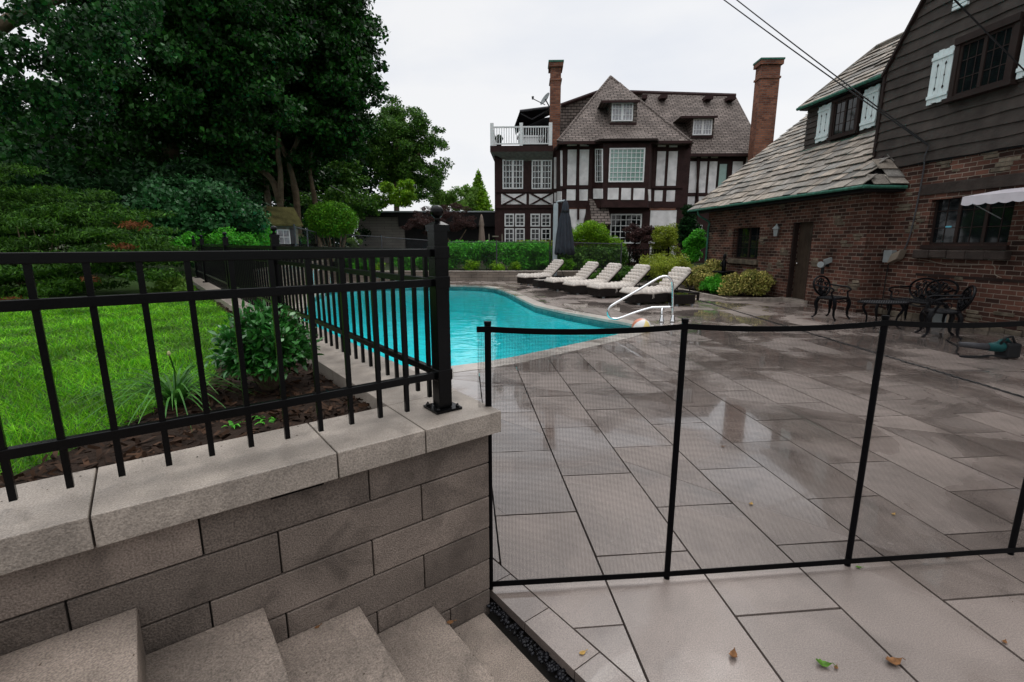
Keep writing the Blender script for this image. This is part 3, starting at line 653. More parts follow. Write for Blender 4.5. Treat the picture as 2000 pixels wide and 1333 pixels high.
def side_table(loc, rz, lb, first=None):
    if first is not None:
        o = dup(first)
        for c in o.children:
            if c.name.startswith('glass'): pass
    else:
        o = empty('side_table', (0, 0, 0), 0, 'x', 'side table', 'low wicker side tables between the loungers')
        m = MB(); m.box(0, .5, 0, .5, .04, .27); m.build('body', M['wicker'], o, bevel=.006, uv=False)
        m = MB(); m.box(.02, .48, .02, .48, .272, .279); m.build('glass_top', M['glass'], o, uv=False)
        for x, y in ((.03, .03), (.43, .03), (.03, .43), (.43, .43)):
            m = MB(); m.box(x, x + .05, y, y + .05, 0, .04); m.build('foot', M['alu'], o, uv=False)
    o.location = loc; o.rotation_euler.z = rz; o['label'] = lb; return o
t1 = side_table(G(1320, 598), R(8), 'low dark wicker side table with glass top right of the nearest lounger')
side_table(G(1051, 564), R(20), 'dark wicker side table half hidden behind the lounger beside the parasol pole', first=t1)
# cantilever parasol, closed
pp = D(1083, 545, 19.6); pp.z = 0
um = empty('cantilever_parasol', pp, 0, 'closed charcoal grey cantilever parasol hanging from a pale metal pole beside the loungers', 'parasol')
UF = Frame(pp.x, pp.y, 0)
m = MB(UF); m.box(-.09, .09, -.05, .05, .0, 3.05); m.build('pole', M['alu'], um, bevel=.01, uv=False)
m = MB(UF); m.box(-.4, .4, -.4, .4, 0, .07); m.build('base', M['alu'], um, uv=False)
m = MB(UF); m.tube([(0, 0, 3.0), (.06, -.03, 3.12), (.34, -.05, 3.16)], .035, 8); m.build('arm', M['alu'], um, uv=False)
m = MB(UF); m.box(-.13, .13, -.09, .09, .62, .86); m.build('crank_box', M['blackp'], um, bevel=.01, uv=False)
cv = MB(UF); ks = 24; base = len(cv.v); prof = [(.02, 3.2), (.09, 3.1), (.13, 2.95), (.135, 2.75), (.2, 2.5), (.235, 2.2), (.29, 1.8), (.33, 1.4), (.36, 1.12), (.3, 1.12)]
nn = 96
for r_, z in prof:
    for k in range(nn):
        q = 2 * math.pi * k / nn; fo = 1 + (.16 * math.sin(q * 12 + z) + .07 * math.sin(q * 5 + z * 2)) * min(1, (3.2 - z))
        cv.v.append(tuple(UF(.37 + r_ * fo * math.cos(q), -.06 + r_ * fo * math.sin(q) * .8, z + (.05 * math.sin(q * 12) if z < 1.2 else 0))))
for i in range(len(prof) - 1):
    for k in range(nn): k2 = (k + 1) % nn; cv.f.append((i * nn + k, (i + 1) * nn + k, (i + 1) * nn + k2, i * nn + k2))
cv.build('canopy', M['canvas'], um, smooth=True, uv=False)
m = MB(UF); m.lathe((.37, -.06, 0), [(.15, 2.7), (.155, 2.72), (.155, 2.76), (.15, 2.78)], 20); m.build('strap', M['blackp'], um, uv=False)
# pool handrail: one plane across the view at 9.5 m
hr = empty('pool_handrail', G(1302, 629), 0, 'curved stainless steel pool entry handrail on two posts at the pool edge', 'handrail')
def hp(x, y): a = D(x, y, 9.5); return (a.x, 9.5 if True else 0, a.z)
def smooth_path(P, k=6):
    P = [Vector(p) for p in P]; o = []
    for i in range(len(P) - 1):
        p0 = P[max(i - 1, 0)]; p1 = P[i]; p2 = P[i + 1]; p3 = P[min(i + 2, len(P) - 1)]
        for j in range(k):
            t_ = j / k; o.append(.5 * ((2 * p1) + (p2 - p0) * t_ + (2 * p0 - 5 * p1 + 4 * p2 - p3) * t_ ** 2 + (3 * p1 - p0 - 3 * p2 + p3) * t_ ** 3))
    o.append(P[-1]); return o
path = [hp(1313.5, 629), hp(1314, 600), hp(1314, 560), hp(1311, 548), hp(1303, 541), hp(1293, 541), hp(1280, 547), hp(1240, 571), hp(1200, 594), hp(1190, 602), hp(1187, 610), hp(1190, 619), hp(1198, 623), hp(1210, 622), hp(1240, 611), hp(1270, 602), hp(1280, 601), hp(1312, 600.5)]
m = MB(); m.tube(smooth_path(path, 5), .0235, 12); m.build('rail_tube', M['chrome'], hr, smooth=True, uv=False)
m = MB(); m.tube([hp(1292, 629), hp(1293, 601)], .0235, 12); m.build('short_post', M['chrome'], hr, smooth=True, uv=False)
for x in (1313.5, 1292):
    a = hp(x, 629); m = MB(); m.lathe((a[0], a[1], 0), [(.055, .003), (.055, .02), (.04, .05), (.03, .12), (.027, .13)], 16); m.build('escutcheon', M['chrome'], hr, smooth=True, uv=False)
# pool ladder at the far left corner
ld = empty('pool_ladder', G(633, 558), 0, 'small stainless pool ladder rails at the far left of the pool seen through the railing', 'ladder')
for dx in (0, .62):
    m = MB(); b0 = Vector((-6.35 + dx, 15.9 - dx * .2, 0)); m.tube(smooth_path([b0 + Vector((-.35, .5, 0)), b0 + Vector((-.33, .48, .55)), b0 + Vector((-.2, .3, .78)), b0 + Vector((.05, 0, .7)), b0 + Vector((.22, -.2, .3)), b0 + Vector((.3, -.3, -.3))], 5), .022, 8); m.build('ladder_rail', M['chrome'], ld, smooth=True, uv=False)
# beach ball
bc = G(1253, 641) ; bcen = Vector((D(1253, 635, 8.45).x, 8.45, .06))
ball = empty('beach_ball', bcen, R(20), 'inflated beach ball with white, yellow and orange panels floating at the pool edge', 'ball')
cols = [('white_panel', (.62, .62, .6)), ('orange_panel', (.55, .2, .12)), ('white_panel', (.62, .62, .6)), ('yellow_panel', (.65, .52, .2)), ('white_panel', (.62, .62, .6)), ('orange_panel', (.55, .2, .12))]
BM = {}
for i in range(6):
    nme, c = cols[i]
    if nme not in BM: BM[nme] = mat('ball_' + nme, c, .3, var=.04, spec=.4)
    m = MB(); P = []; W = 7
    for a in range(13):
        th = math.pi * a / 12
        for b in range(W):
            ph = 2 * math.pi * (i + b / (W - 1)) / 6; v = Vector((math.sin(th) * math.cos(ph), math.sin(th) * math.sin(ph), math.cos(th))) * .172
            v = Matrix.Rotation(R(18), 3, 'Y') @ Matrix.Rotation(R(20), 3, 'X') @ Matrix.Rotation(R(80), 3, 'Z') @ v; P.append(tuple(v + bcen))
    m.add(P, [(a * W + b, (a + 1) * W + b, (a + 1) * W + b + 1, a * W + b + 1) for a in range(12) for b in range(W - 1)]); m.build(nme, BM[nme], ball, smooth=True, uv=False)
# skimmer dark opening on far edge
# ------------------------------------------------------------------ cast iron bistro set
def chair(width, lobes, label, cat, group, name):
    r = empty(name, (0, 0, 0), 0, label, cat, group); hw = width / 2; d = .42; hz = .43
    # seat: outline ring + lattice
    m = MB(); out_ = []
    for k in range(28):
        q = 2 * math.pi * k / 28; c, s = math.cos(q), math.sin(q); out_.append((hw * math.copysign(abs(c) ** .7, c), d / 2 * math.copysign(abs(s) ** .7, s), hz))
    m.tube(out_ + [out_[0]], .022, 6)
    k = 0; nx_ = int(width / .045)
    for i in range(-nx_, nx_ + 1):
        for sg in (1, -1):
            pts = []
            for j in range(13):
                y = -d / 2 + d * j / 12; x = i * .045 + sg * y * .8
                if (abs(x) / hw) ** 2.6 + (abs(y) / (d / 2)) ** 2.6 < 1: pts.append((x, y, hz + .003))
            if len(pts) > 1: m.tube([pts[0], pts[-1]], .0095, 4)
    for i in range(int(width / .11)):
        x = -hw + .08 + i * .11
        m.tube([(x + .035 * math.cos(q), .02 + .05 * math.sin(q), hz + .007) for q in [k * .7 for k in range(10)]], .013, 4)
    m.build('seat', M['iron'], r, uv=False)
    # apron
    m = MB(); m.tube([(hw * .9, d * .46, hz - .02), (hw * .5, d * .5, hz - .07), (0, d * .5, hz - .04), (-hw * .5, d * .5, hz - .07), (-hw * .9, d * .46, hz - .02)], .014, 6); m.build('apron', M['iron'], r, uv=False)
    for sx in (-1, 1):
        for sy in (-1, 1):
            x = sx * hw * .82; y = sy * d * .42; m = MB()
            m.tube(smooth_path([(x * .96, y * .9, hz), (x * 1.06, y * 1.12, hz - .1), (x * 1.0, y * 1.05, hz - .24), (x * 1.0, y * 1.1, hz - .36), (x * 1.12, y * 1.42, hz - .42)], 3), [.04] * 3 + [.038] * 3 + [.026] * 3 + [.018] * 3 + [.024], 6); m.build('leg', M['iron'], r, uv=False)
    # back
    lean = lambda z: -d / 2 - (z - hz) * .28
    m = MB(); bh = .40
    for li in range(lobes):
        cx = (li - (lobes - 1) / 2) * width / lobes * .72; rw_ = width / lobes * (.48 if lobes == 1 else .62)
        ring = [(cx + rw_ * math.sin(q) * (1 - .12 * math.cos(q)), 0, hz + bh * .5 + .02 + bh * .5 * -math.cos(q)) for q in [2 * math.pi * k / 24 for k in range(25)]]
        m.tube([(x, lean(z), z) for x, _, z in ring], .021, 6)
        for kk in range(9):
            a0 = kk * .7; rr = rw_ * (.25 + .5 * ((kk * 37) % 10) / 10); zx = cx + rr * math.cos(a0); zz = hz + bh * .5 + bh * .36 * math.sin(a0)
            m.tube([(zx + .05 * math.cos(q) * (1 - q / 8), lean(zz) + .004, zz + .05 * math.sin(q) * (1 - q / 8)) for q in [k * .65 for k in range(9)]], .013, 5)
            m.tube([(cx, lean(hz + .05), hz + .03), ((cx + zx) / 2 + .02, lean(zz * .6 + hz * .4), (zz + hz) / 2), (zx, lean(zz), zz)], .012, 5)
        for kk in range(6):
            a0 = kk * 1.05 + .4; zx = cx + rw_ * .55 * math.cos(a0); zz = hz + bh * .52 + bh * .28 * math.sin(a0)
            s = .042; m.slab([(zx - s, lean(zz), zz), (zx, lean(zz - s), zz - s), (zx + s, lean(zz), zz), (zx, lean(zz + s), zz + s)], (0, .008, 0))
    m.build('backrest', M['iron'], r, uv=False)
    for sx in (-1, 1):
        m = MB(); x = sx * hw * .95
        m.tube(smooth_path([(x * .95, lean(.68), .68), (x * 1.08, -.08, .66), (x * 1.1, .1, .65), (x * 1.06, .17, .6), (x * 1.02, .12, .56), (x, .13, .5), (x * .95, .15, hz)], 3), .018, 6)
        m.tube([(x * 1.04, .0 + .05 * math.cos(q), .54 + .05 * math.sin(q)) for q in [k * .7 for k in range(9)]], .008, 5)
        m.build('armrest', M['iron'], r, uv=False)
    return r
c1 = chair(.5, 1, 'black cast iron armchair standing alone by the brick corner, under the flood lamp', 'chair', 'black cast iron armchairs', 'garden_chair')
c2 = dup(c1); c2['label'] = 'black iron armchair seen side on, right of the bench'
c1.location = Vector((6.62, 9.95, 0)); c1.rotation_euler.z = R(-158)
c2.location = Vector((7.12, 7.95, 0)); c2.rotation_euler.z = R(62)
bn = chair(.98, 2, 'black cast iron two seat bench with scrollwork back against the brick wall', 'bench', None, 'garden_bench'); bn.location = PF(8.72, 8.55); bn.rotation_euler.z = R(5.5 + 90)
tb = empty('garden_table', (6.83, 8.85, 0), 0, 'small oval black cast iron lattice table between the iron chairs', 'table')
TF = Frame(6.83, 8.85, 0); m = MB(TF)
o_ = [(.44 * math.cos(q), .28 * math.sin(q), .47) for q in [2 * math.pi * k / 28 for k in range(29)]]; m.tube(o_, .014, 6)
for i in range(-14, 15):
    for sg in (1, -1):
        pts = [(i * .045 + sg * y * .8, y, .474) for y in [-.28 + .56 * j / 14 for j in range(15)]]; pts = [p for p in pts if (p[0] / .43) ** 2 + (p[1] / .27) ** 2 < 1]
        if len(pts) > 1: m.tube([pts[0], pts[-1]], .0075, 4)
m.build('table_top', M['iron'], tb, uv=False)
for q in (.7, 2.4, 3.9, 5.5):
    c, s = math.cos(q), math.sin(q); m = MB(TF); m.tube(smooth_path([(.28 * c, .2 * s, .46), (.34 * c, .24 * s, .36), (.26 * c, .18 * s, .2), (.27 * c, .19 * s, .05), (.35 * c, .26 * s, 0.01)], 3), [.026] * 3 + [.024] * 3 + [.016] * 6 + [.018], 6); m.build('leg', M['iron'], tb, uv=False)
# leaf blower
bl = G(1945, 700); b = empty('leaf_blower', bl, R(-30), 'teal and black leaf blower lying on the patio near the brick wall', 'leaf blower'); BF = Frame(bl.x, bl.y, 0)
m = MB(BF); m.tube([(-.42, .12, .17), (-.1, .02, .15)], [.034, .05], 14); m.build('blower_tube', M['greyp'], b, smooth=True, uv=False)
m = MB(BF); m.tube([(-.12, .02, .15), (.02, 0, .16), (.08, 0, .15)], [.052, .075, .06], 14); m.tube([(-.06, -.02, .17), (.0, -.01, .24), (.1, 0, .26), (.16, 0, .2)], .022, 8); m.build('housing', M['teal'], b, smooth=True, uv=False)
m = MB(BF); m.box(.05, .24, -.09, .1, .012, .22); m.build('engine_cover', M['blackp'], b, bevel=.03, uv=False)
m = MB(BF); m.tube([(-.02, -.04, .2), (.02, -.06, .3), (.1, -.06, .31), (.17, -.04, .22)], .014, 8); m.build('handle', M['blackp'], b, smooth=True, uv=False)
m = MB(BF); m.tube(smooth_path([(.05, -.08, .03), (-.12, -.06, .05), (-.3, -.02, .02), (-.42, .04, .012), (-.4, .08, .012), (-.28, .05, .012), (-.1, 0, .02)], 4), .013, 5); m.build('shoulder_strap', M['blackp'], b, uv=False)
# cord lying from the chair to the blower
m = MB(); m.tube(smooth_path([(6.95, 7.6, .012), (6.75, 7.2, .012), (6.6, 7.0, .012), (6.35, 6.75, .012), (6.2, 6.55, .02)], 5), .01, 6); tag(m.build('cord', M['blackp'], uv=False), 'thin black cord on the patio running from chair to leaf blower', 'cord')
# white garden hose bits behind blower, block against wall
q = PF(9.0, 8.1); o = empty('cushion_block', q, R(5.5), 'upright grey fabric box leaning at the foot of the brick wall right of the chairs', 'box'); BX = Frame(q.x, q.y, 5.5)
m = MB(BX); m.box(-.08, .08, -.02, .3, 0, .36); m.build('box_body', M['beige'], o, bevel=.03, uv=False)
m = MB(BX); m.box(-.086, -.08, .01, .27, .03, .33); m.build('front_panel', M['greybox'], o, bevel=.002, uv=False)
# dark twisted cord line across the patio (expansion joint filler)
m = MB(); P0, P1 = PF(6.36, 12.6), PF(5.45, 2.6); N_ = 260
for st_ in (0, math.pi): m.tube([P0.lerp(P1, k / N_) + Vector((.007 * math.cos(k * 1.1 + st_) + .006 * math.sin(k * .37), 0, .008 + .005 * math.sin(k * 1.1 + st_))) for k in range(N_ + 1)], .006, 4)
tag(m.build('joint_rope', M['blackp'], uv=False), 'long black twisted rope like joint running straight across the patio pavers', 'rope')
# fallen leaves
def fleaf(px, py, size, mt, rz, lb, curl=.3, z=.003):
    p = G(px, py, z); o = empty('fallen_leaf', p, rz, lb, 'leaf', 'fallen leaves on the wet stone'); m = MB(Frame(p.x, p.y, math.degrees(rz))); g_ = []
    for i in range(9):
        t_ = i / 8; wd = size * .28 * math.sin(math.pi * t_ ** .8) * (1 + .2 * math.sin(i * 2.6)) + .0005
        for s in (-1, 0, 1): g_.append((size * (t_ - .5), s * wd, z + .002 + curl * size * (t_ - .5) ** 2 + abs(s) * curl * .35 * wd + .0))
    m.add(g_, [(i * 3 + s, (i + 1) * 3 + s, (i + 1) * 3 + s + 1, i * 3 + s + 1) for i in range(8) for s in (0, 1)]); m.build('blade', mt, o, smooth=True, uv=False)
    m = MB(Frame(p.x, p.y, math.degrees(rz))); m.tube([(size * .5, 0, z + .003 + curl * size * .25), (size * .8, size * .05, z + .004)], .0012, 5); m.build('stalk', mt, o, uv=False)
for a in [((1138, 1276), .03, M['leafyel'], .5, 'bright yellow leaf on the border pavers by the pebble strip', .3), ((1432, 1282), .05, M['leafdry'], 1.0, 'curled brown leaf in the middle of the foreground pavers', 1.2),
          ((1608, 1300), .055, M['leafgreen'], -.3, 'curled green leaf on the pavers at the lower right foreground', 1.2), ((1633, 1305), .022, M['leafdry'], .8, 'tiny brown leaf touching the curled green leaf', .6), ((1745, 1295), .065, M['leafdry'], .1, 'long thin brown leaf right of the green leaf', 1.0),
          ((1677, 1109), .03, M['leafgreen'], -.2, 'small green leaf at the foot of the third mesh fence pole', .5), ((1467, 985), .035, M['leafyel'], .9, 'pale tan leaf behind the mesh between second and third poles', .5), ((1412, 873), .03, M['leafdry'], .1, 'small rust leaf behind the mesh beyond the tan leaf', .4),
          ((1745, 1005), .03, M['leafyel'], .5, 'pale leaf behind the mesh right of the third pole', .4), ((1850, 1088), .03, M['leafdry'], .2, 'orange brown leaf under the mesh fence bottom band at right', .5),
          ((1962, 1255), .025, M['leafdry'], .6, 'dark small leaf near the right edge of the pavers', .6), ((880, 1217), .03, M['leafdry'], .3, 'orange brown leaf on the second step beside the wall', .6), ((620, 1226), .02, M['leafdry'], .8, 'tiny dark leaf on the third step near the wall', .4)]:
    zz = .101 if a[0] == (880, 1217) else .252 if a[0] == (620, 1226) else .003
    fleaf(a[0][0], a[0][1], a[1], a[2], a[3], a[4], a[5], zz)
# =================================================================== BRICK HOUSE ON THE RIGHT (P frame: u across, v along)
HU, WU, EU = 9.25, 8.75, 8.3
def Z2(x, y): return 1340 + .33 * x, .33 * y
def Z3(x, y): return 1340 + .33 * x, 380 + .33 * y
bh = empty('brick_house', PF(9.3, 10.0), R(5.5), 'dark clapboard and brick house with mossy stone slate roof at the right', 'house')
m = MB(PF)
# main wall below the clapboard with a window opening 7.6..9.05 x 1.5..2.47
W0, W1, WZ0, WZ1 = 7.6, 9.12, 1.5, 2.47
for a, b, z0, z1 in ((9.12, 10.05, 0, 3.3), (3.5, 7.6, 0, 3.3), (7.6, 9.12, 0, 1.5), (7.6, 9.12, 2.47, 3.3)): m.box(HU, HU + .3, a, b, z0 - .1, z1)
m.box(HU + 6, HU + 6.3, 3.5, 16.75, 0, 3.3)
m.build('brick_wall', M['brick'], bh)
m = MB(PF)
# wing front wall with door opening 11.75..12.45 and small window 14.0..15.4
for a, b, z0, z1 in ((10.03, 11.72, 0, 2.62), (12.5, 13.98, 0, 2.62), (15.42, 17.15, 0, 2.62), (11.72, 12.5, 2.17, 2.62), (13.98, 15.42, 0, 1.05), (13.98, 15.42, 2.1, 2.62)): m.box(WU, WU + .3, a, b, z0 - .1, z1)
m.box(WU + .3, HU + 5, 10.03, 10.3, -.1, 2.62); m.box(WU + .3, HU + 6, 16.85, 17.15, -.1, 2.62)
m.build('wing_brick_wall', M['brick'], bh)
# rough stone accents on both walls
rs = random.Random(3)
def acc(u, a, z, n=3, w_=.35):
    m = MB(PF)
    for i in range(n):
        c = a + rs.uniform(-.08, .08); zz = z + i * .075; l = rs.uniform(.4, 1) * w_; d = rs.uniform(.004, .022); m.box(u - d, u + .02, c - l / 2, c + l / 2, zz, zz + rs.uniform(.055, .07))
    m.build('rubble_stone', M['rubble'], bh, bevel=.008, uv=False)
for a, z in ((10.25, 1.6), (10.9, 1.95), (10.6, 1.45), (10.2, .5), (10.7, .42), (11.5, .95), (12.9, .85), (13.3, .75), (13.8, 1.5), (15.6, 1.75), (15.75, 1.1), (16.9, 1.7), (16.6, 1.3), (13.0, 2.45), (10.7, 2.48), (16.2, .5), (14.5, .6), (12.75, 1.2)): acc(WU, a, z, rs.choice([2, 3, 3]), .34)
for a, z in ((9.5, 1.75), (9.35, 1.95), (9.6, 2.5), (7.3, 1.6), (7.2, 2.0), (8.8, 2.85), (8.2, 3.0), (7.9, 2.75), (9.2, .25), (8.6, .05), (7.9, .12), (7.4, .3), (7.1, .1), (8.3, .85), (9.0, 2.95), (9.75, 2.2)): acc(HU, a, z, rs.choice([1, 2, 3]), .36)
# band of plinth stones
m = MB(PF); 
for i in range(26):
    a = 3.6 + i * .25; m.box(HU - rs.uniform(.02, .05), HU + .02, a, a + .235, -.02, rs.uniform(.07, .13))
m.build('plinth_stones', M['rubble'], bh, bevel=.01, uv=False)
m = MB(PF); m.box(HU - .012, HU + .02, 7.0, 9.2, .88, .93); m.build('brick_ledge', M['frame'], bh, uv=False)
# lintels, sills
m = MB(PF); m.box(HU - .03, HU + .31, 7.42, 9.38, 2.475, 2.68); m.build('lintel', M['lint'], bh, bevel=.008, uv=False)
m = MB(PF)
for i in range(5): m.box(HU - .1 - rs.uniform(0, .025), HU + .02, 7.5 + i * .35, 7.5 + (i + 1) * .35 - .006, 1.24 + rs.uniform(-.01, .01), 1.40)
m.build('rough_sill', M['lint'], bh, bevel=.02, uv=False)
m = MB(PF); m.box(HU - .05, HU + .02, 7.56, 9.16, 1.42, 1.495); m.build('sill', M['frame'], bh, uv=False)
m = MB(PF); m.box(WU - .09, WU + .02, 13.9, 15.5, .88, 1.04); m.build('sill', M['rubble'], bh, bevel=.02, uv=False)
def window_u(parent, u, a0, a1, z0, z1, nx, nz, mains=1, fm='frame', gm='glass', rec=.1, fr=.045, bar=.014, name='window'):
    m = MB(PF); f0 = u + rec
    m.box(f0, f0 + .05, a0, a0 + fr, z0, z1); m.box(f0, f0 + .05, a1 - fr, a1, z0, z1); m.box(f0, f0 + .05, a0 + fr, a1 - fr, z0, z0 + fr); m.box(f0, f0 + .05, a0 + fr, a1 - fr, z1 - fr, z1)
    for i in range(1, mains): c = a0 + (a1 - a0) * i / mains; m.box(f0 - .005, f0 + .05, c - .03, c + .03, z0 + fr, z1 - fr)
    for s in range(mains):
        b0 = a0 + (a1 - a0) * s / mains; b1 = a0 + (a1 - a0) * (s + 1) / mains
        for i in range(1, nx): c = b0 + (b1 - b0) * i / nx; m.box(f0 + .015, f0 + .035, c - bar / 2, c + bar / 2, z0 + fr, z1 - fr)
    for i in range(1, nz): c = z0 + (z1 - z0) * i / nz; m.box(f0 + .013, f0 + .037, a0 + fr, a1 - fr, c - bar / 2, c + bar / 2)
    o = m.build(name, M[fm], parent, uv=False)
    m = MB(PF); m.box(f0 + .022, f0 + .028, a0 + .01, a1 - .01, z0 + .01, z1 - .01); m.build('pane', M[gm], o, uv=False)
    return o
def darkbox(parent, u, a0, a1, z0, z1):    # the room behind a window
    m = MB(PF); m.box(u + .3, u + .9, a0, a1, z0, z1); return m.build('room', M['flat'], parent, uv=False)
window_u(bh, HU, W0, W1, 1.5, 2.47, 2, 3, 3)
m = MB(PF); m.box(HU + .118, HU + .12, 8.74, 8.86, 1.82, 1.86); m.build('window_sticker', mat('sticker_blue', (.12, .4, .5), .5), bh, uv=False)
window_u(bh, WU, 14.0, 15.4, 1.05, 2.1, 2, 3, 2, rec=.14)
# door
dr = MB(PF)
for i in range(5): dr.box(WU + .16, WU + .2, 11.78 + i * .134, 11.78 + (i + 1) * .134 - .006, .03, 2.12)
dr = dr.build('door', M['door'], bh, bevel=.003, uv=False)
m = MB(PF); m.lathe((WU + .13, 12.36, 1.0), [(.0, -.02), (.025, -.015), (.03, 0), (.025, .015), (.0, .02)], 12); m.build('handle', M['chrome'], dr, uv=False)
m = MB(PF)
m.box(WU + .02, WU + .14, 11.722, 11.775, 0, 2.168); m.box(WU + .02, WU + .14, 12.45, 12.498, 0, 2.168); m.box(WU + .02, WU + .14, 11.775, 12.45, 2.122, 2.168); m.build('door_frame', M['frame'], bh, uv=False)
m = MB(PF); m.box(WU - .12, WU + .15, 11.6, 12.6, -.02, .07); m.build('doorstep', M['cap'], bh, bevel=.01, uv=False)
# clapboard gable wall, boards overlapping, clipped by the steep rake
cl = MB(PF); rk = lambda z: 10.62 - (z - 5.2) * .66           # far edge of the gable at height z
rkl = lambda z: min(10.62, rk(z)) if z > 5.2 else 10.62 - .0 * z
z = 3.12; kk = 0
while z < 8.6:
    e = .205; v1 = rkl(z + e * .5); v0 = 3.5
    n_ = 16; row = []
    for i in range(n_ + 1):
        v = v0 + (v1 - v0) * i / n_; wv = .012 * math.sin(v * 5 + kk * 2.1) + .008 * math.sin(v * 13 + kk)
        row.append((v, wv))
    top_ = [(HU - .035 + .0, v, z + e + .03) for v, wv in row]; bot = [(HU - .065, v, z + wv) for v, wv in row]; bi = [(HU - .035, v, z + wv) for v, wv in row]
    n = n_ + 1
    cl.add(top_ + bot + bi, [(i, i + 1, n + i + 1, n + i) for i in range(n_)] + [(n + i, n + i + 1, 2 * n + i + 1, 2 * n + i) for i in range(n_)] + [(0, n, 2 * n), (n_, 2 * n + n_, n + n_)])
    z += e; kk += 1
cl.build('clapboard_cladding', M['clap'], bh, uv=False)
m = MB(PF)
pts = [(3.5, 3.1), (10.6, 3.1), (10.6, 5.2), (rk(8.7), 8.7), (3.5, 8.7)]
m.slab([(HU - .034, a, b) for a, b in pts], (.3, 0, 0)); m.build('gable_wall', M['flat'], bh, uv=False)
# openings are dressed on top of the boards: upper window + shutters
a0, a1, z0, z1 = 8.02, 8.92, 4.2, 5.1
uw = window_u(bh, HU - .16, a0, a1, z0, z1, 3, 3, 2, rec=.03)
m = MB(PF); m.box(HU - .15, HU - .03, a0 - .09, a0 - .002, z0 - .06, z1 + .07); m.box(HU - .15, HU - .03, a1 + .002, a1 + .09, z0 - .06, z1 + .07); m.box(HU - .18, HU - .03, a0 - .09, a1 + .09, z1 + .002, z1 + .12); m.box(HU - .2, HU - .03, a0 - .14, a1 + .14, z0 - .08, z0 - .002)
m.build('window_surround', M['frame'], uw, uv=False)
def shutter(u, a0, a1, z0, z1, parent, t=.03):
    m = MB(PF); n = 4; w_ = (a1 - a0) / n
    for i in range(n):
        dz = (.012, -.006, .01, -.01)[i]; m.box(u, u + t, a0 + i * w_ + .002, a0 + (i + 1) * w_ - .002, z0 + dz, z1 + dz)
    for zz in (z0 + (z1 - z0) * .1, z0 + (z1 - z0) * .84): m.box(u - .02, u, a0 - .004, a1 + .004, zz, zz + .06)
    s = m.build('shutter', M['shutter'], parent, bevel=.003, uv=False)
    m = MB(PF)
    for c in (a0 + (a1 - a0) * .3, a0 + (a1 - a0) * .68):
        for f_, sz in ((.72, .028), (.5, .02), (.28, .028)):
            zc_ = z0 + (z1 - z0) * f_; m.add([(u - .004, c, zc_ - sz * 1.5), (u - .004, c - sz * .8, zc_), (u - .004, c, zc_ + sz * 1.5), (u - .004, c + sz * .8, zc_), (u + .003, c, zc_ - sz * 1.5), (u + .003, c - sz * .8, zc_), (u + .003, c, zc_ + sz * 1.5), (u + .003, c + sz * .8, zc_)], [(0, 1, 2, 3), (4, 7, 6, 5), (0, 4, 5, 1), (1, 5, 6, 2), (2, 6, 7, 3), (3, 7, 4, 0)])
        m.box(u - .003, u + .002, c - .004, c + .004, z0 + (z1 - z0) * .3, z0 + (z1 - z0) * .7)
    m.build('cutout', M['flat'], s, uv=False)
shutter(HU - .11, 9.06, 9.48, 4.2, 5.14, bh); shutter(HU - .11, 7.5, 7.88, 4.2, 5.14, bh)
# attic vent near top edge
m = MB(PF); a, b = PF.hu(*Z2(1655, 20), HU)
for i in range(6): m.box(HU - .12, HU - .07, a - .14, a + .14, b - .08 + i * .07, b - .03 + i * .07)
m.build('louvre_vent', M['shutter'], bh, uv=False)
# rake board and main roof behind the gable
m = MB(PF)
q0, q1 = (10.66, 5.1), (rk(8.9) + .05, 8.9)
m.slab([(HU - .12, q0[0], q0[1] - .02), (HU - .12, q0[0] + .05, q0[1]), (HU - .12, q1[0] + .05, q1[1]), (HU - .12, q1[0], q1[1])], (.14, 0, 0)); m.box(HU - .09, HU, 10.6, 10.66, 3.1, 5.12); m.build('rake_board', M['frame'], bh, uv=False)
# slates: individual overlapping stones on sloping planes
def slates(mb, O, A, B, W, Lh, row=.25, test=None, th=.018, lift=.035):
    # O eave origin, A unit along eave, B unit up slope, W width, Lh slope length
    Nn = A.cross(B); Nn.normalize()
    if Nn.z < 0: Nn = -Nn
    y = 0; k = 0
    while y < Lh:
        x = -random.uniform(0, .3)
        while x < W:
            w_ = random.uniform(.22, .52); h_ = row * 1.35; x0, x1 = max(x, 0), min(x + w_ - .016, W)
            cxm = (x0 + x1) / 2
            if x1 - x0 > .04 and (test is None or test(cxm, y + row * .5)):
                j = random.uniform(-.045, .03); l0 = lift + random.uniform(0, .03)
                p = [O + A * x0 + B * (y + j) + Nn * l0, O + A * x1 + B * (y + j + random.uniform(-.012, .012)) + Nn * (l0 + random.uniform(-.004, .006)), O + A * x1 + B * min(y + h_, Lh + .02) + Nn * .006, O + A * x0 + B * min(y + h_, Lh + .02) + Nn * .006]
                n0 = len(mb.v); mb.v += [tuple(v) for v in p] + [tuple(v - Nn * th) for v in p]
                mb.f += [tuple(n0 + q for q in f) for f in ((0, 1, 2, 3), (0, 4, 5, 1), (1, 5, 6, 2), (3, 7, 4, 0))]
            x += w_
        y += row * random.uniform(.9, 1.1); k += 1
EZ = 2.70; SL = .8; cs = 1 / math.hypot(1, SL); sn = SL * cs
E0, E1 = 9.75, 17.75
def ruf(u): return EZ + SL * (u - EU)
Av = (PF(0, 1) - PF(0, 0)).normalized(); Uv = (PF(1, 0) - PF(0, 0)).normalized(); Bv = (Uv * cs + Vector((0, 0, sn)))
wr = MB(PF); RU = 12.95
wr.slab([(EU, E0 + .0, EZ - .02), (EU, E1, EZ - .02), (RU, E1, ruf(RU) - .02), (RU, E0 + .9, ruf(RU) - .02), (HU - .05, E0 + .9, ruf(HU - .05) - .02)], (.0, 0, -.1))
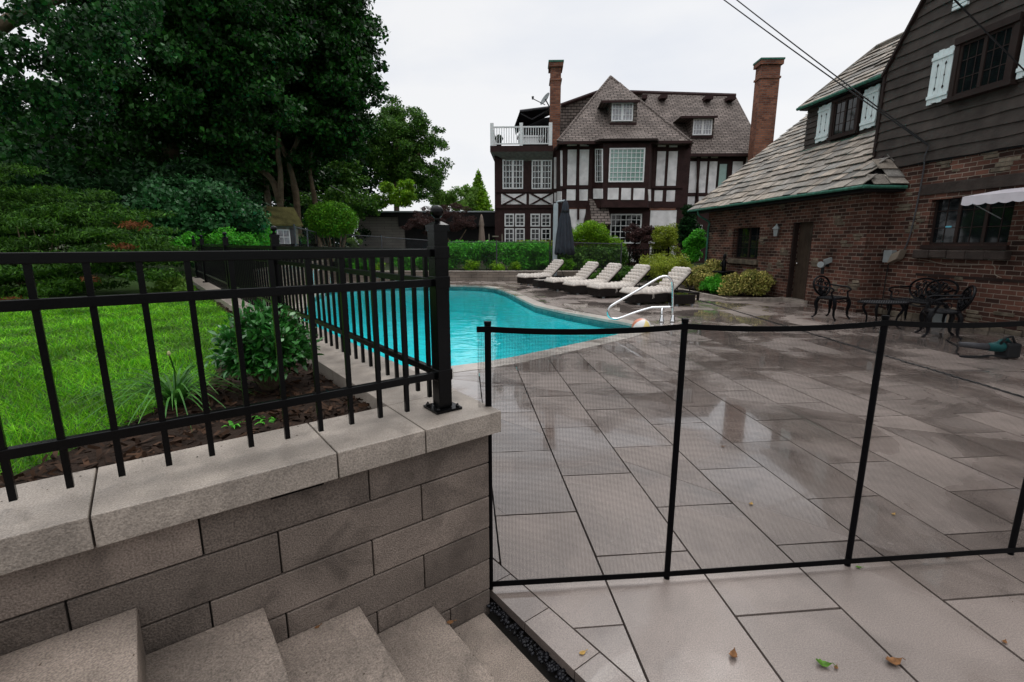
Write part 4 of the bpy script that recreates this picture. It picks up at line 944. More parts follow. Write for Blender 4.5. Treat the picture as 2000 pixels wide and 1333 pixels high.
wr.slab([(RU, E1, ruf(RU) - .02), (RU + 4.6, E1, EZ - .02), (RU + 4.6, E0 + .9, EZ - .02), (RU, E0 + .9, ruf(RU) - .02)], (0, 0, -.1))
wr.add([(EU, E0, EZ - .04), (HU, E0, EZ - .04), (HU, E0 + .66, EZ + .78), (EU + 1.0, E0 + .66, EZ + .78), (EU, E0 + .7, EZ - .05), (EU + 1.0, E0 + .92, EZ + .76)], [(0, 1, 2, 3), (0, 3, 5, 4), (0, 4, 1)])
wr = wr.build('wing_roof', M['flat'], bh, uv=False)
# dormer geometry
DU = 10.25; DV0, DV1 = 11.7, 14.5; DT = 5.45; DE = 10.0; RZ = 7.18; RDU = 12.2; hip_v = 15.0
ms_ = MB()
def tmain(x, y):
    u = EU + y * cs; v = E0 + x
    if v < 10.62 and u > HU - .12: return False
    if y * sn < .8: 
        if x < .636 * y * cs - .03: return False
    elif x < .62: return False
    if u > DU - .12 and DV0 - .1 < v < DV1 + .02: return False
    return True
slates(ms_, PF(EU - .04, E0, EZ), Av, Bv, E1 - E0, (RU - EU) / cs, .29, tmain)
ms_.build('roof_slates', M['slate'], wr, uv=False)
ms_ = MB()
# near hip skirt
hb = (Av * .62 + Vector((0, 0, .78))).normalized()
slates(ms_, PF(EU + .02, E0 - .04, EZ), Uv, hb, 1.0, .9, .24, lambda x, y: x > .979 * y + .02)
ms_.build('hip_slates', M['slate'], wr, uv=False)
ms_ = MB()
# dormer roof: eave at DE, hip at far side
db = Vector((0, 0, 0)) + Uv * (RDU - DE) + Vector((0, 0, RZ - DT - .02)); dl = db.length; db.normalize()
DS = 10.62
slates(ms_, PF(DE, DS, DT), Av, db, 14.62 - DS, dl, .29, lambda x, y: (DS + x) < 14.62 + (hip_v - 14.62 - .1) * 0 + .02 - 0 * y)
hb2 = (-Av * 0 + (PF(RDU, 14.2, RZ) - PF(RDU, 14.8, DT + .2))).normalized()
# far hip face of dormer roof and solid under it
m = MB(PF); m.add([(DE, 14.62, DT), (DE, DS, DT), (RDU, DS, RZ), (RDU, 14.62, RZ), (RDU + 2, 14.62, RZ - 1.6), (RDU + 2, DS, RZ - 1.6)], [(0, 1, 2, 3), (3, 2, 5, 4), (0, 3, 4), (1, 5, 2)])
dm = m.build('dormer_roof', M['slate'], bh, uv=False)
ms_.build('dormer_slates', M['slate'], dm, uv=False)
m = MB(); m.tube([PF(RDU, DS, RZ + .03), PF(RDU, 14.6, RZ + .03)], .05, 6); m.tube([PF(DE, 14.62, DT + .03), PF(RDU, 14.62, RZ + .03)], .04, 6); m.build('ridge_cap', M['slate'], dm, uv=False)
m = MB(PF); m.box(DU, DU + 2.4, DV0 - 1.2, DV1, ruf(DU) - .1, DT + .03); m.build('dormer_wall', M['flat'], bh, uv=False)
m = MB(PF); zz = ruf(DU) - .02
while zz < DT - .05:
    m.add([(DU - .012, DV0 - 1.1, zz + .17), (DU - .012, DV1 + .02, zz + .17), (DU - .04, DV1 + .02, zz), (DU - .04, DV0 - 1.1, zz), (DU, DV0 - 1.1, zz), (DU, DV1 + .02, zz)], [(0, 1, 2, 3), (3, 2, 5, 4)]); zz += .155
m.build('dormer_boards', M['clap'], bh, uv=False)
dw = window_u(bh, DU - .14, 12.5, 13.3, 4.4, 5.28, 2, 3, 2, rec=.03, gm='glass')
m = MB(PF); m.box(DU - .13, DU, 12.42, 12.498, 4.33, 5.34); m.box(DU - .13, DU, 13.302, 13.39, 4.33, 5.34); m.box(DU - .15, DU, 12.42, 13.39, 5.282, 5.36); m.box(DU - .17, DU, 12.4, 13.41, 4.32, 4.398); m.build('window_surround', M['frame'], dw, uv=False)
shutter(DU - .08, 13.5, 13.98, 4.38, 5.34, bh); shutter(DU - .08, 11.9, 12.36, 4.38, 5.34, bh)
m = MB(); m.tube([PF(DE - .02, DS, DT - .0), PF(DE - .02, 14.66, DT)], .045, 8); m.tube([PF(DE - .02, 14.66, DT), PF(DU + .3, 14.66, DT)], .03, 6); m.build('dormer_gutter', M['copper'], bh, uv=False)
m = MB(PF); m.box(DE + .02, DU, DS, 14.6, DT - .06, DT - .005); m.build('soffit', M['flat'], bh, uv=False)
# flashing
m = MB(); m.tube([PF(DU - .1, DV0 - .2, ruf(DU - .1) + .05), PF(DU - .1, DV1 + .05, ruf(DU - .1) + .05)], .02, 5); m.build('flashing', M['copper'], bh, uv=False)
# gutter and downspout
m = MB(); m.tube([PF(EU - .07, E0 - .06, EZ - .02), PF(EU - .07, E1, EZ - .02)], .036, 8); m.tube([PF(EU - .07, E0 - .06, EZ - .02), PF(HU - .05, E0 - .06, EZ - .02)], .036, 8); m.build('gutter', M['copper'], bh, uv=False)
m = MB(); m.tube(smooth_path([PF(EU - .05, 17.0, EZ - .04), PF(EU + .02, 17.0, EZ - .22), PF(WU - .06, 17.0, EZ - .42), PF(WU - .06, 17.0, EZ - .6)], 3), .035, 8); m.tube([PF(WU - .06, 17.0, EZ - .6), PF(WU - .06, 17.0, .3)], .035, 8); m.build('downspout', M['copper'], bh, uv=False)
# small gable under the hip at near end, soffit below eave
m = MB(PF); m.add([(HU - .55, E0 + .62, ruf(HU - .55)), (HU - .0, E0 + .62, ruf(HU - .55)), (HU, E0 + .62, ruf(HU)), (HU - .55, E0 + .9, ruf(HU - .55)), (HU, E0 + .9, ruf(HU - .55)), (HU, E0 + .9, ruf(HU))], [(0, 1, 2), (3, 5, 4), (0, 2, 5, 3)]); m.build('gablet', M['frame'], bh, uv=False)
m = MB(PF); m.box(EU, WU, E0, E1, EZ - .1, EZ - .03); m.box(WU, HU - .01, E0, 10.03, EZ - .1, EZ - .03); m.build('soffit', M['flat'], bh, uv=False)
# roof of main block behind the gable (unseen from here, closes the house)
m = MB(PF); m.slab([(HU, 10.7, 5.1), (HU + 7, 10.7, 5.1), (HU + 7, 6.8, 11.0), (HU, 6.8, 11.0)], (0, 0, -.12)); m.build('main_roof', M['slate'], bh, uv=False)
# fixtures (their own things)
lp = PF(WU - .12, 13.0); q = empty('wall_lantern', PF(WU - .0, 13.02, 1.7), R(5.5), 'small pale wall lantern left of the dark plank door', 'lantern'); 
m = MB(); c = PF(WU - .12, 13.02, 1.72); m.lathe(c, [(.06, 0), (.085, .2)], 4); m.build('glass_cage', M['greybox'], q, uv=False)
m = MB(); m.lathe(c, [(.125, .2), (.03, .3), (.012, .34)], 4); m.build('cap', M['greybox'], q, uv=False)
m = MB(); m.tube([c + Vector((0, 0, .3)), PF(WU, 13.02, 2.05)], .012); m.build('bracket', M['blackp'], q, uv=False)
q = empty('flood_lamp', PF(WU, 11.0, .95), R(5.5), 'twin head white flood lamp on the brick wall right of the door', 'lamp')
c = PF(WU - .13, 11.05, 1.0)
m = MB(); m.tube([c, c + Vector((-.14, -.12, .03))], [.05, .075], 12); m.build('lamp_head', M['greybox'], q, uv=False)
m = MB(); m.slab([c + Vector((.0, -.08, .02)), c + Vector((.16, -.1, .1)), c + Vector((.12, -.1, .2)), c + Vector((-.04, -.08, .14))], (0, .05, 0)); m.build('lamp_head', M['greybox'], q, uv=False)
m = MB(); m.tube([c + Vector((0, 0, -.2)), c, PF(WU, 11.05, 1.0)], .04, 8); m.build('bracket', M['blackp'], q, uv=False)
q = empty('utility_box', PF(HU, 9.75, 1.2), R(5.5), 'grey and beige electric meter boxes on the brick wall left of the large window', 'box')
m = MB(PF); m.box(HU - .14, HU - .01, 9.72, 9.92, 1.12, 1.38); m.build('box_grey', M['greybox'], q, bevel=.01, uv=False)
m = MB(PF); m.slab([(HU - .2, 9.52, 1.20), (HU - .2, 9.74, 1.10), (HU - .2, 9.66, 1.30), (HU - .2, 9.44, 1.40)], (.16, 0, 0)); m.build('box_beige', M['beige'], q, bevel=.01, uv=False)
m = MB(); m.tube([PF(HU - .03, 9.86, 1.13), PF(HU - .03, 9.88, .8), PF(HU - .03, 9.88, .0)], .009, 6); m.build('conduit', M['blackp'], q, uv=False)
q = empty('wall_cable', PF(HU, 9.46, 1.3), R(5.5), 'old cable running up the brick wall from the meter boxes to the clapboards', 'cable')
ww_ = PF.hu(1814, 284, HU - .1)
m = MB(); pth = [PF(HU - .03, 9.55, 1.35), PF(HU - .03, 9.45, 1.7), PF(HU - .03, 9.4, 2.4), PF(HU - .05, 9.36, 3.0), PF(HU - .09, 9.34, 3.2), PF(HU - .1, ww_[0], ww_[1])]; m.tube(smooth_path(pth, 4), .013, 6); m.build('cable_run', M['greyp'], q, uv=False)
m = MB(); m.tube(smooth_path([PF(HU - .03, 9.4, 1.22), PF(HU - .03, 9.0, 1.2), PF(HU - .03, 8.6, 1.13), PF(HU - .03, 8.1, 1.14), PF(HU - .04, 7.72, 1.15), PF(HU - .06, 7.65, 1.0), PF(HU - .1, 7.5, .95)], 4), .006, 6); m.build('cable_loop', M['beige'], q, uv=False)
# awning
q = empty('window_awning', PF(HU, 7.6, 2.3), R(5.5), 'pale fabric awning with scalloped edge reaching over the lower brick wall window at right', 'awning')
au = 8.45; a_, z_ = PF.hu(1880, 386, au)
def av(k, n_=40): return a_ - 2.4 * k / n_
m = MB(PF); n_ = 60
V = [(au, a_ - 2.4 * k / n_, z_) for k in range(n_ + 1)] + [(au - .01, a_ - 2.4 * k / n_, z_ - .12 - .025 * abs(math.sin(k * math.pi / 5))) for k in range(n_ + 1)]
V2 = [(p[0] + .006, p[1], p[2]) for p in V]; N2 = n_ + 1
m.add(V + V2, [(i, i + 1, N2 + i + 1, N2 + i) for i in range(n_)] + [(2 * N2 + i, 3 * N2 + i, 3 * N2 + i + 1, 2 * N2 + i + 1) for i in range(n_)]); m.build('valance', M['awning'], q, uv=False)
m = MB(PF); m.slab([(au, a_, z_), (au, a_ - 2.4, z_), (HU - .04, a_ - 2.4, z_ + .13), (HU - .04, a_, z_ + .13)], (0, 0, .008)); m.build('canopy_cloth', M['awning'], q, uv=False)
m = MB(); m.tube([PF(au, a_ - .02, z_ - .02), PF(HU - .02, a_ - .02, z_ - .35)], .008, 5); m.build('support_arm', M['alu'], q, uv=False)
# service wires
def wire(a, b, sag, r, lb):
    m = MB(); a, b = Vector(a), Vector(b); m.tube([a.lerp(b, k / 24) - Vector((0, 0, sag * 4 * (k / 24) * (1 - k / 24))) for k in range(25)], r, 5); tag(m.build('overhead_wire', M['blackp'], uv=False), lb, 'wire', 'service wires to the brick house')
A_ = PF(HU - .12, ww_[0], ww_[1])
for px, lb in ((1424, 'lower of the two thick wires sloping from the sky to the clapboard house'), (1447, 'upper of the two thick wires sloping from the sky to the clapboard house')):
    Q = D(px, -4, 13.); wire(A_ + Vector((0, 0, .02 if px > 1430 else 0)), A_ + (Q - A_) * 2.2, .12, .013, lb)
Q = D(1868, 0, 6.0); Q2 = D(1995, 132, 7.3); wire(Q2 + (Q2 - Q) * .12, Q - (Q2 - Q) * 2.5, .02, .010, 'short wire crossing in front of the upper shuttered window at top right')
# =================================================================== TUDOR HOUSE
TO = D(965, 480, 28); TF_ = Frame(TO.x, 28, -2)
def Z1p(x, y): return 940 + .33 * x, 80 + .33 * y
th = empty('tudor_house', (TO.x, 28, .3), R(-2), 'large half timbered house with brown shingle roof and two brick chimneys behind the pool', 'house')
def tb_(mb, x0, y0, x1, y1, v, t=.05, back=0.):        # rectangle given in survey-photo coordinates on wall plane v
    ym = (y0 + y1) / 2; a, c = TF_.hv(*Z1p(x0, ym), v)[0], TF_.hv(*Z1p(x1, ym), v)[0]; b, d = TF_.hv(*Z1p(x0, y0), v)[1], TF_.hv(*Z1p(x1, y1), v)[1]; mb.box(min(a, c), max(a, c), v - t, v + back, min(b, d), max(b, d))
V0, V1, VB, V2 = 0., -1.5, -2.3, 2.2
# walls (dark timber frame boards)
m = MB(TF_)
tb_(m, 80, 655, 480, 1330, V0, 0, 6)
a, b = TF_.hv(*Z1p(480, 600), V1); c, d = TF_.hv(*Z1p(1190, 1400), V1); m.box(a, c, V1, 6, -.2, b)
e_, _ = TF_.hv(*Z1p(430, 600), V0); m.prism([(e_, V0), (a, V1), (a, 5), (e_, 5)], -.2, b)
tb_(m, 1150, 670, 2050, 1400, V2, 0, 5)
m.build('wall', M['timber'], th)
def panel(r_, v):
    q = MB(TF_); tb_(q, *r_, v, .03); q.build('stucco_panel', M['stucco'], th, uv=False)
for r_ in ((510, 645, 562, 855), (580, 645, 635, 855), (1037, 655, 1086, 860), (1104, 655, 1156, 862), (505, 880, 558, 945), (577, 880, 630, 946), (1024, 886, 1072, 950), (1095, 886, 1145, 952), (520, 995, 615, 1180), (996, 1003, 1150, 1200), (508, 605, 565, 622), (583, 605, 635, 624), (1045, 612, 1092, 628), (1112, 614, 1160, 630), (995, 1215, 1150, 1330), (780, 1225, 950, 1310)):
    panel(r_, V1)
for r_ in ((118, 907, 267, 968), (283, 907, 424, 970)): panel(r_, V0)
for r_ in ((1180, 715, 1220, 776), (1228, 715, 1275, 900), (1290, 715, 1330, 900), (1345, 715, 1390, 900), (1482, 715, 1540, 900), (1220, 922, 1262, 978), (1278, 922, 1320, 985), (1340, 922, 1390, 985), (1480, 922, 1540, 1000), (1185, 680, 1225, 694), (1240, 680, 1280, 694), (1300, 680, 1340, 694), (1360, 680, 1400, 694), (1180, 1090, 1300, 1300), (1560, 690, 1700, 900)): panel(r_, V2)
# panels on the angled side wall
def side_pt(x, y, t_=.0):
    # chamfer plane from (e_,V0) to (a,V1)
    pa = TF_(e_, V0); pb_ = TF_(a, V1); rx, rz = ray(*Z1p(x, y)); s_ = (pa.x - rx * pa.y) / (rx * (pb_.y - pa.y) - (pb_.x - pa.x)); q = pa.lerp(pb_, s_); return Vector((q.x - .04, q.y - .02, CAMH + rz * q.y))
for r_ in ((434, 690, 444, 875), (472, 650, 480, 860), (436, 900, 446, 955), (452, 892, 476, 955)):
    x0, y0, x1, y1 = r_; s2 = MB(); s2.slab([side_pt(x0, y0), side_pt(x1, y0), side_pt(x1, y1), side_pt(x0, y1)], (.05, .03, 0)); s2.build('stucco_panel', M['stucco'], th, uv=False)
# cross braces
m = MB(TF_)
for x0, x1 in ((135, 252), (298, 410)):
    for p, q in (((x0, 907), (x1, 968)), ((x0, 968), (x1, 907))):
        A1 = TF_.hv(*Z1p(*p), V0); B1 = TF_.hv(*Z1p(*q), V0); w_ = .1; m.slab([(A1[0] - w_, V0 - .06, A1[1]), (A1[0] + w_, V0 - .06, A1[1]), (B1[0] + w_, V0 - .06, B1[1]), (B1[0] - w_, V0 - .06, B1[1])], (0, .03, 0))
m.build('cross_braces', M['timber'], th, uv=False)
# horizontal timbers proud of wall
for r_, v in (((80, 880, 432, 897), V0), ((80, 975, 432, 992), V0), ((480, 862, 1190, 874), V1), ((480, 955, 1190, 988), V1), ((480, 600, 1190, 606), V1), ((1150, 905, 1560, 918), V2), ((1150, 990, 1560, 1010), V2)): m = MB(TF_); tb_(m, *r_, v, .07); m.build('timber_beam', M['timber'], th, uv=False)
m = MB(TF_); tb_(m, 500, 988, 620, 996, V1, .05); tb_(m, 996, 990, 1150, 1003, V1, .05); m.build('brick_course', M['chim'], th)
# bay window volume
ba_, bz1 = TF_.hv(*Z1p(722, 620), VB); bb_, bz0 = TF_.hv(*Z1p(985, 968), VB); bl_, _ = TF_.hv(*Z1p(655, 700), V1); br_, _ = TF_.hv(*Z1p(1022, 700), V1)
m = MB(TF_); m.prism([(bl_, V1 + .1), (ba_, VB), (bb_, VB), (br_, V1 + .1)], bz0 - .15, bz1 + .1); m.build('bay', M['timber'], th)
m = MB(TF_); zr0 = TF_.hv(*Z1p(700, 588), VB)[1]; zr1 = zr0 + .75; o2 = .35
m.add([(bl_ - o2, V1 + .1, zr0), (ba_ - .2, VB - o2, zr0), (bb_ + .2, VB - o2, zr0), (br_ + o2, V1 + .1, zr0), (ba_ + .4, V1 + .4, zr1), (bb_ - .4, V1 + .4, zr1)], [(0, 1, 4), (1, 2, 5, 4), (2, 3, 5), (0, 3, 2, 1)]); m.build('bay_roof', M['shingle'], th)
m = MB(TF_); m.prism([(bl_ - o2, V1 + .1), (ba_ - .22, VB - o2 - .03), (bb_ + .22, VB - o2 - .03), (br_ + o2, V1 + .1)], zr0 - .1, zr0 - .005); m.build('bay_cornice', M['frame'], th, uv=False)
m = MB(TF_)
for r_ in ((748, 872, 812, 940), (828, 873, 885, 942), (900, 874, 965, 942)): tb_(m, *r_, VB, .03)
def quad_side(mb, pa, pb, x0, y0, x1, y1, push=.04):
    pa = TF_(*pa); pb = TF_(*pb); P = []
    for x, y in ((x0, y0), (x1, y0), (x1, y1), (x0, y1)):
        rx, rz = ray(*Z1p(x, y)); s_ = (pa.x - rx * pa.y) / (rx * (pb.y - pa.y) - (pb.x - pa.x)); q = pa.lerp(pb, s_); nrm = Vector(((pb - pa).y, -(pb - pa).x, 0)).normalized(); q = q + nrm * push; P.append(Vector((q.x, q.y, CAMH + rz * q.y)))
    nrm = Vector(((pb - pa).y, -(pb - pa).x, 0)).normalized(); mb.slab([TFinv(p) for p in P], TFinvv(-nrm * .05))
def TFinv(p): l = TF_.loc(p.x, p.y); return (l[0], l[1], p.z)
def TFinvv(v): c, s = TF_.c, TF_.s; return (v.x * c + v.y * s, -v.x * s + v.y * c, 0)
quad_side(m, (bl_, V1 + .1), (ba_, VB), 666, 876, 719, 935); quad_side(m, (bb_, VB), (br_, V1 + .1), 988, 880, 1000, 948)
m.build('bay_stucco', M['stucco'], th, uv=False)
# windows
def twin(x0, y0, x1, y1, v, nx, nz, mains=1, fm='white', gm='glass', fr=.07, bar=.035, name='window', t=.06):
    ym = (y0 + y1) / 2; a, c = TF_.hv(*Z1p(x0, ym), v)[0], TF_.hv(*Z1p(x1, ym), v)[0]; d, b = TF_.hv(*Z1p(x0, y1), v)[1], TF_.hv(*Z1p(x1, y0), v)[1]; a0, a1, z0, z1 = a, c, d, b; m = MB(TF_); f0 = v - t
    m.box(a0, a0 + fr, f0, v, z0, z1); m.box(a1 - fr, a1, f0, v, z0, z1); m.box(a0 + fr, a1 - fr, f0, v, z0, z0 + fr); m.box(a0 + fr, a1 - fr, f0, v, z1 - fr, z1)
    for i in range(1, mains): c = a0 + (a1 - a0) * i / mains; m.box(c - .06, c + .06, f0 - .01, v, z0 + fr, z1 - fr)
    for s in range(mains):
        b0 = a0 + (a1 - a0) * s / mains; b1 = a0 + (a1 - a0) * (s + 1) / mains
        for i in range(1, nx): c = b0 + (b1 - b0) * i / nx; m.box(c - bar / 2, c + bar / 2, f0 + .01, v, z0 + fr, z1 - fr)
    for i in range(1, nz): c = z0 + (z1 - z0) * i / nz; m.box(a0 + fr, a1 - fr, f0 + .012, v, c - bar / 2, c + bar / 2)
    o = m.build(name, M[fm], th, uv=False)
    m = MB(TF_); m.box(a0 + .02, a1 - .02, v - .02, v - .003, z0 + .02, z1 - .02); m.build('pane', M[gm], o, uv=False); return o
twin(126, 702, 248, 878, V0, 3, 5, 2, gm='glass'); twin(298, 705, 417, 880, V0, 3, 5, 2, gm='glass')
for x in ((138, 194), (201, 257), (291, 347), (354, 410)):
    twin(x[0], 1024, x[1], 1100, V0, 2, 3); twin(x[0], 1110, x[1], 1235, V0, 2, 4)
twin(755, 635, 965, 838, VB - .01, 8, 7, 1, gm='glassb', bar=.03)
twin(762, 1025, 946, 1200, V1, 6, 5, 1, gm='glass')
twin(1397, 722, 1456, 880, V2, 1, 1, 1, fm='frame', gm='glassb'); twin(1172, 800, 1206, 877, V2, 2, 3, 1); twin(1150, 888, 1198, 1047, V2, 3, 5, 1)
def angwin(pa, pb, x0, y0, x1, y1, nx, nz):
    f = MB(TF_); W_, H_ = x1 - x0, y1 - y0
    quad_side(f, pa, pb, x0, y0, x0 + 4, y1, .07); quad_side(f, pa, pb, x1 - 4, y0, x1, y1, .07); quad_side(f, pa, pb, x0 + 4, y0, x1 - 4, y0 + 5, .07); quad_side(f, pa, pb, x0 + 4, y1 - 5, x1 - 4, y1, .07)
    for i in range(1, nx): quad_side(f, pa, pb, x0 + W_ * i / nx - .8, y0 + 5, x0 + W_ * i / nx + .8, y1 - 5, .065)
    for i in range(1, nz): quad_side(f, pa, pb, x0 + 4, y0 + H_ * i / nz - .8, x1 - 4, y0 + H_ * i / nz + .8, .063)
    o = f.build('window', M['white'], th, uv=False); f = MB(TF_); quad_side(f, pa, pb, x0 + 1, y0 + 1, x1 - 1, y1 - 1, .04); f.build('pane', M['glass'], o, uv=False)
angwin((bl_, V1 + .1), (ba_, VB), 680, 640, 722, 838, 3, 6)
# drain pipes
m = MB(TF_)
for x, v in ((572, V1), (1277, V2)):
    q0 = TF_.hv(*Z1p(x, 600 if v == V1 else 680), v); q1 = TF_.hv(*Z1p(x, 1060), v); m.tube([(q0[0], v - .12, q0[1]), (q1[0], v - .12, q1[1])], .06, 6)
m.build('drain_pipes', M['timber'], th, uv=False)
# main hip roof
def tp(x, y, v): a, b = TF_.hv(*Z1p(x, y), v); return (a, v, b)
EL, ER, AP = tp(452, 595, V1 - .7), tp(1252, 606, V1 - .7), tp(765, 212, 3.2)
m = MB(TF_); bkz = EL[2]
m.add([EL, ER, AP, (EL[0] + .3, 7, bkz), (ER[0] + 1.2, 7, bkz), (AP[0], 5, AP[2])], [(0, 1, 2), (0, 2, 5, 3), (1, 4, 5, 2), (0, 3, 4, 1), (3, 5, 4)]); rf_ = m.build('roof', M['shingle'], th)
m = MB(TF_); m.tube([EL, AP], .07, 6); m.tube([AP, ER], .07, 6); m.build('hip_cap', M['shingle'], rf_)
m = MB(TF_); m.box(EL[0], ER[0], V1 - .72, V1 - .6, EL[2] - .14, EL[2] - .01); m.box(EL[0], EL[0] + .12, V1 - .6, 4, EL[2] - .14, EL[2] - .01); m.box(ER[0] - .12, ER[0], V1 - .6, 2, ER[2] - .14, ER[2] - .01); m.build('eave_board', M['timber'], th, uv=False)
# right roof
Q = [tp(1185, 668, V2 - .5), tp(1690, 676, V2 - .5), tp(1505, 325, 6.5), tp(880, 305, 6.5)]
m = MB(TF_); Qb = [(Q[1][0], 11, Q[1][2]), (Q[3][0], 11, Q[1][2])]
m.add(Q + Qb, [(0, 1, 2, 3), (1, 4, 2), (2, 4, 5, 3), (0, 3, 5)]); r2 = m.build('roof', M['shingle'], th)
m = MB(TF_); m.tube([Q[3], Q[2]], .13, 6); m.build('ridge_cap', M['timber'], r2, uv=False)
m = MB(TF_); m.box(Q[0][0], Q[1][0], V2 - .52, V2 - .4, Q[0][2] - .16, Q[0][2] - .01); m.build('eave_board', M['timber'], th, uv=False)
for x, y in ((948, 350), (1065, 348), (1330, 352), (1460, 356)):
    q = tp(x, y, 6.0); m = MB(TF_); m.box(q[0] - .22, q[0] + .22, 5.3, 6.2, q[2] - .1, q[2] + .12); m.build('roof_vent', M['timber'], th, uv=False)
# attic block with shingled wall
P = [tp(470, 385, 3.0), tp(470, 600, 3.0), tp(950, 600, 3.0), tp(950, 310, 3.0), tp(690, 306, 3.0)]
m = MB(TF_); m.slab([P[0], P[1], P[2], P[3], P[4]][::1], (0, 3.5, 0)); m.build('attic_wall', M['shingle'], th)
m = MB(TF_); m.tube([(P[0][0], 2.9, P[0][2]), (P[4][0], 2.9, P[4][2]), (P[3][0], 2.9, P[3][2])], .11, 6); m.build('fascia', M['timber'], th, uv=False)
# dormers
def tdorm(wx0, wy0, wx1, wy1, v, apex, eav, ww):
    A0 = TF_.hv(*Z1p(wx0, wy1), v); A1_ = TF_.hv(*Z1p(wx1, wy0), v); m = MB(TF_); m.box(A0[0], A1_[0], v, v + 4, A0[1], A1_[1] + .05); d = m.build('dormer', M['shingle'], th)
    e0 = tp(*eav[0], v - .35); e1_ = tp(*eav[1], v - .35); ap = tp(*apex, v + 1.1); m = MB(TF_)
    m.add([e0, e1_, ap, (e0[0], v + 4, e0[2]), (e1_[0], v + 4, e1_[2]), (ap[0], v + 4, ap[2])], [(0, 1, 2), (0, 2, 5, 3), (1, 4, 5, 2), (0, 3, 4, 1)]); m.build('dormer_roof', M['shingle'], d)
    m = MB(TF_); m.box(e0[0], e1_[0], v - .37, v - .3, e0[2] - .12, e0[2] - .005); m.box(A0[0], A1_[0], v - .03, v - .001, A0[1], A0[1] + .12); m.build('dormer_trim', M['timber'], d, uv=False)
    twin(*ww, v - .02, 3, 3, 2, gm='glassc', fr=.06, bar=.025)
tdorm(760, 352, 925, 500, -.95, (822, 245), ((712, 352), (940, 352)), (771, 366, 897, 478))
tdorm(1240, 448, 1382, 575, 2.75, (1282, 352), ((1182, 445), (1400, 448)), (1252, 462, 1364, 560))
# chimneys
def chimney(x0, x1, y0, y1, v, dpt, flare):
    a, b = TF_.hv(*Z1p(x0, y0), v); c = TF_.hv(*Z1p(x1, y0), v)[0]; d = TF_.hv(*Z1p(x1, y1), v)[1]; m = MB(TF_); m.box(a, c, v, v + dpt, d - .5, b - .02); m.box(a - .05, c + .05, v - .05, v + dpt + .05, b - .95, b - .85); o = m.build('chimney', M['chim'], th)
    m = MB(TF_); m.box(a - .1, c + .1, v - .1, v + dpt + .1, b - .28, b - .06); m.build('corbel', M['chim'], o)
    m = MB(TF_); m.box(a - .13, c + .13, v - .13, v + dpt + .13, b - .06, b + .03); m.build('chimney_cap', M['copper'], o, uv=False)
    if flare: m = MB(TF_); m.box(a - .16, c + .14, v - .14, v + dpt, d - .5, b - 3.4); m.build('chimney_base', M['chim'], o)
chimney(412, 474, 122, 610, .6, .9, 0); chimney(1664, 1778, 108, 650, .9, .7, 0)
# porch roof slab between
m = MB(TF_); q = [tp(636, 936, V1 - .15), tp(742, 938, V1 - .15), tp(768, 1082, V1 - 1.1), tp(655, 1082, V1 - 1.1)]; m.slab(q, (0, .06, -.08)); pr = m.build('porch_roof', M['shingle'], th)
m = MB(TF_); q0 = tp(602, 1068, V1 - .1); m.add([q[0], q[3], (q0[0], V1 - .1, q[3][2]), (q[1][0], q[1][1], q[1][2]), q[2], (q[2][0], V1, q[2][2])], [(0, 2, 1), (3, 4, 5), (1, 2, 5, 4)]); m.build('porch_gable', M['timber'], pr, uv=False)
# balcony
m = MB(TF_); B0, B1 = TF_.hv(*Z1p(52, 622), V0 - .6), TF_.hv(*Z1p(425, 655), V0 - .6); m.box(B0[0], B1[0], V0 - .6, 5, B1[1], B0[1]); bal = m.build('balcony', M['timber'], th, uv=False)
C0 = TF_.hv(*Z1p(36, 745), V0); m = MB(TF_); m.add([(B0[0], V0 - .6, B1[1]), (B1[0], V0 - .6, B1[1]), (B1[0], V0, B1[1] - .38), (B0[0] + .9, V0, B1[1] - .38), (B0[0], 5, B1[1]), (B0[0] + .9, 5, B1[1] - .38)], [(0, 3, 2, 1), (0, 4, 5, 3)]); m.build('soffit_cove', mat('grey_soffit', (.2, .19, .18), .8), bal, uv=False)
def balustrade(u0, u1, v, along):
    m = MB(TF_); zt = TF_.hv(*Z1p(60, 508), V0 - .5)[1]; zb = B0[1] + .08
    def bx(p, q, z0, z1, t): 
        if along == 'u': m.box(p, q, v - t, v + t, z0, z1)
        else: m.box(v - t, v + t, p, q, z0, z1)
    bx(u0, u1, zt - .07, zt, .04); bx(u0, u1, zb, zb + .06, .03); n = int((u1 - u0) / .125)
    for i in range(n + 1): c = u0 + (u1 - u0) * i / n; bx(c - .018, c + .018, zb, zt, .018)
    m.build('balusters', M['white'], bal, uv=False)
    for p in ((u0, (u0 + u1) / 2, u1) if along == 'u' else (u1,)):
        m = MB(TF_); c = (p, v) if along == 'u' else (v, p); m.box(c[0] - .09, c[0] + .09, c[1] - .09, c[1] + .09, B0[1], zt + .16); m.build('rail_post', M['white'], bal, uv=False)
balustrade(B0[0] + .1, B1[0] - .15, V0 - .5, 'u'); balustrade(V0 - .5, 4.6, B0[0] + .1, 'v')
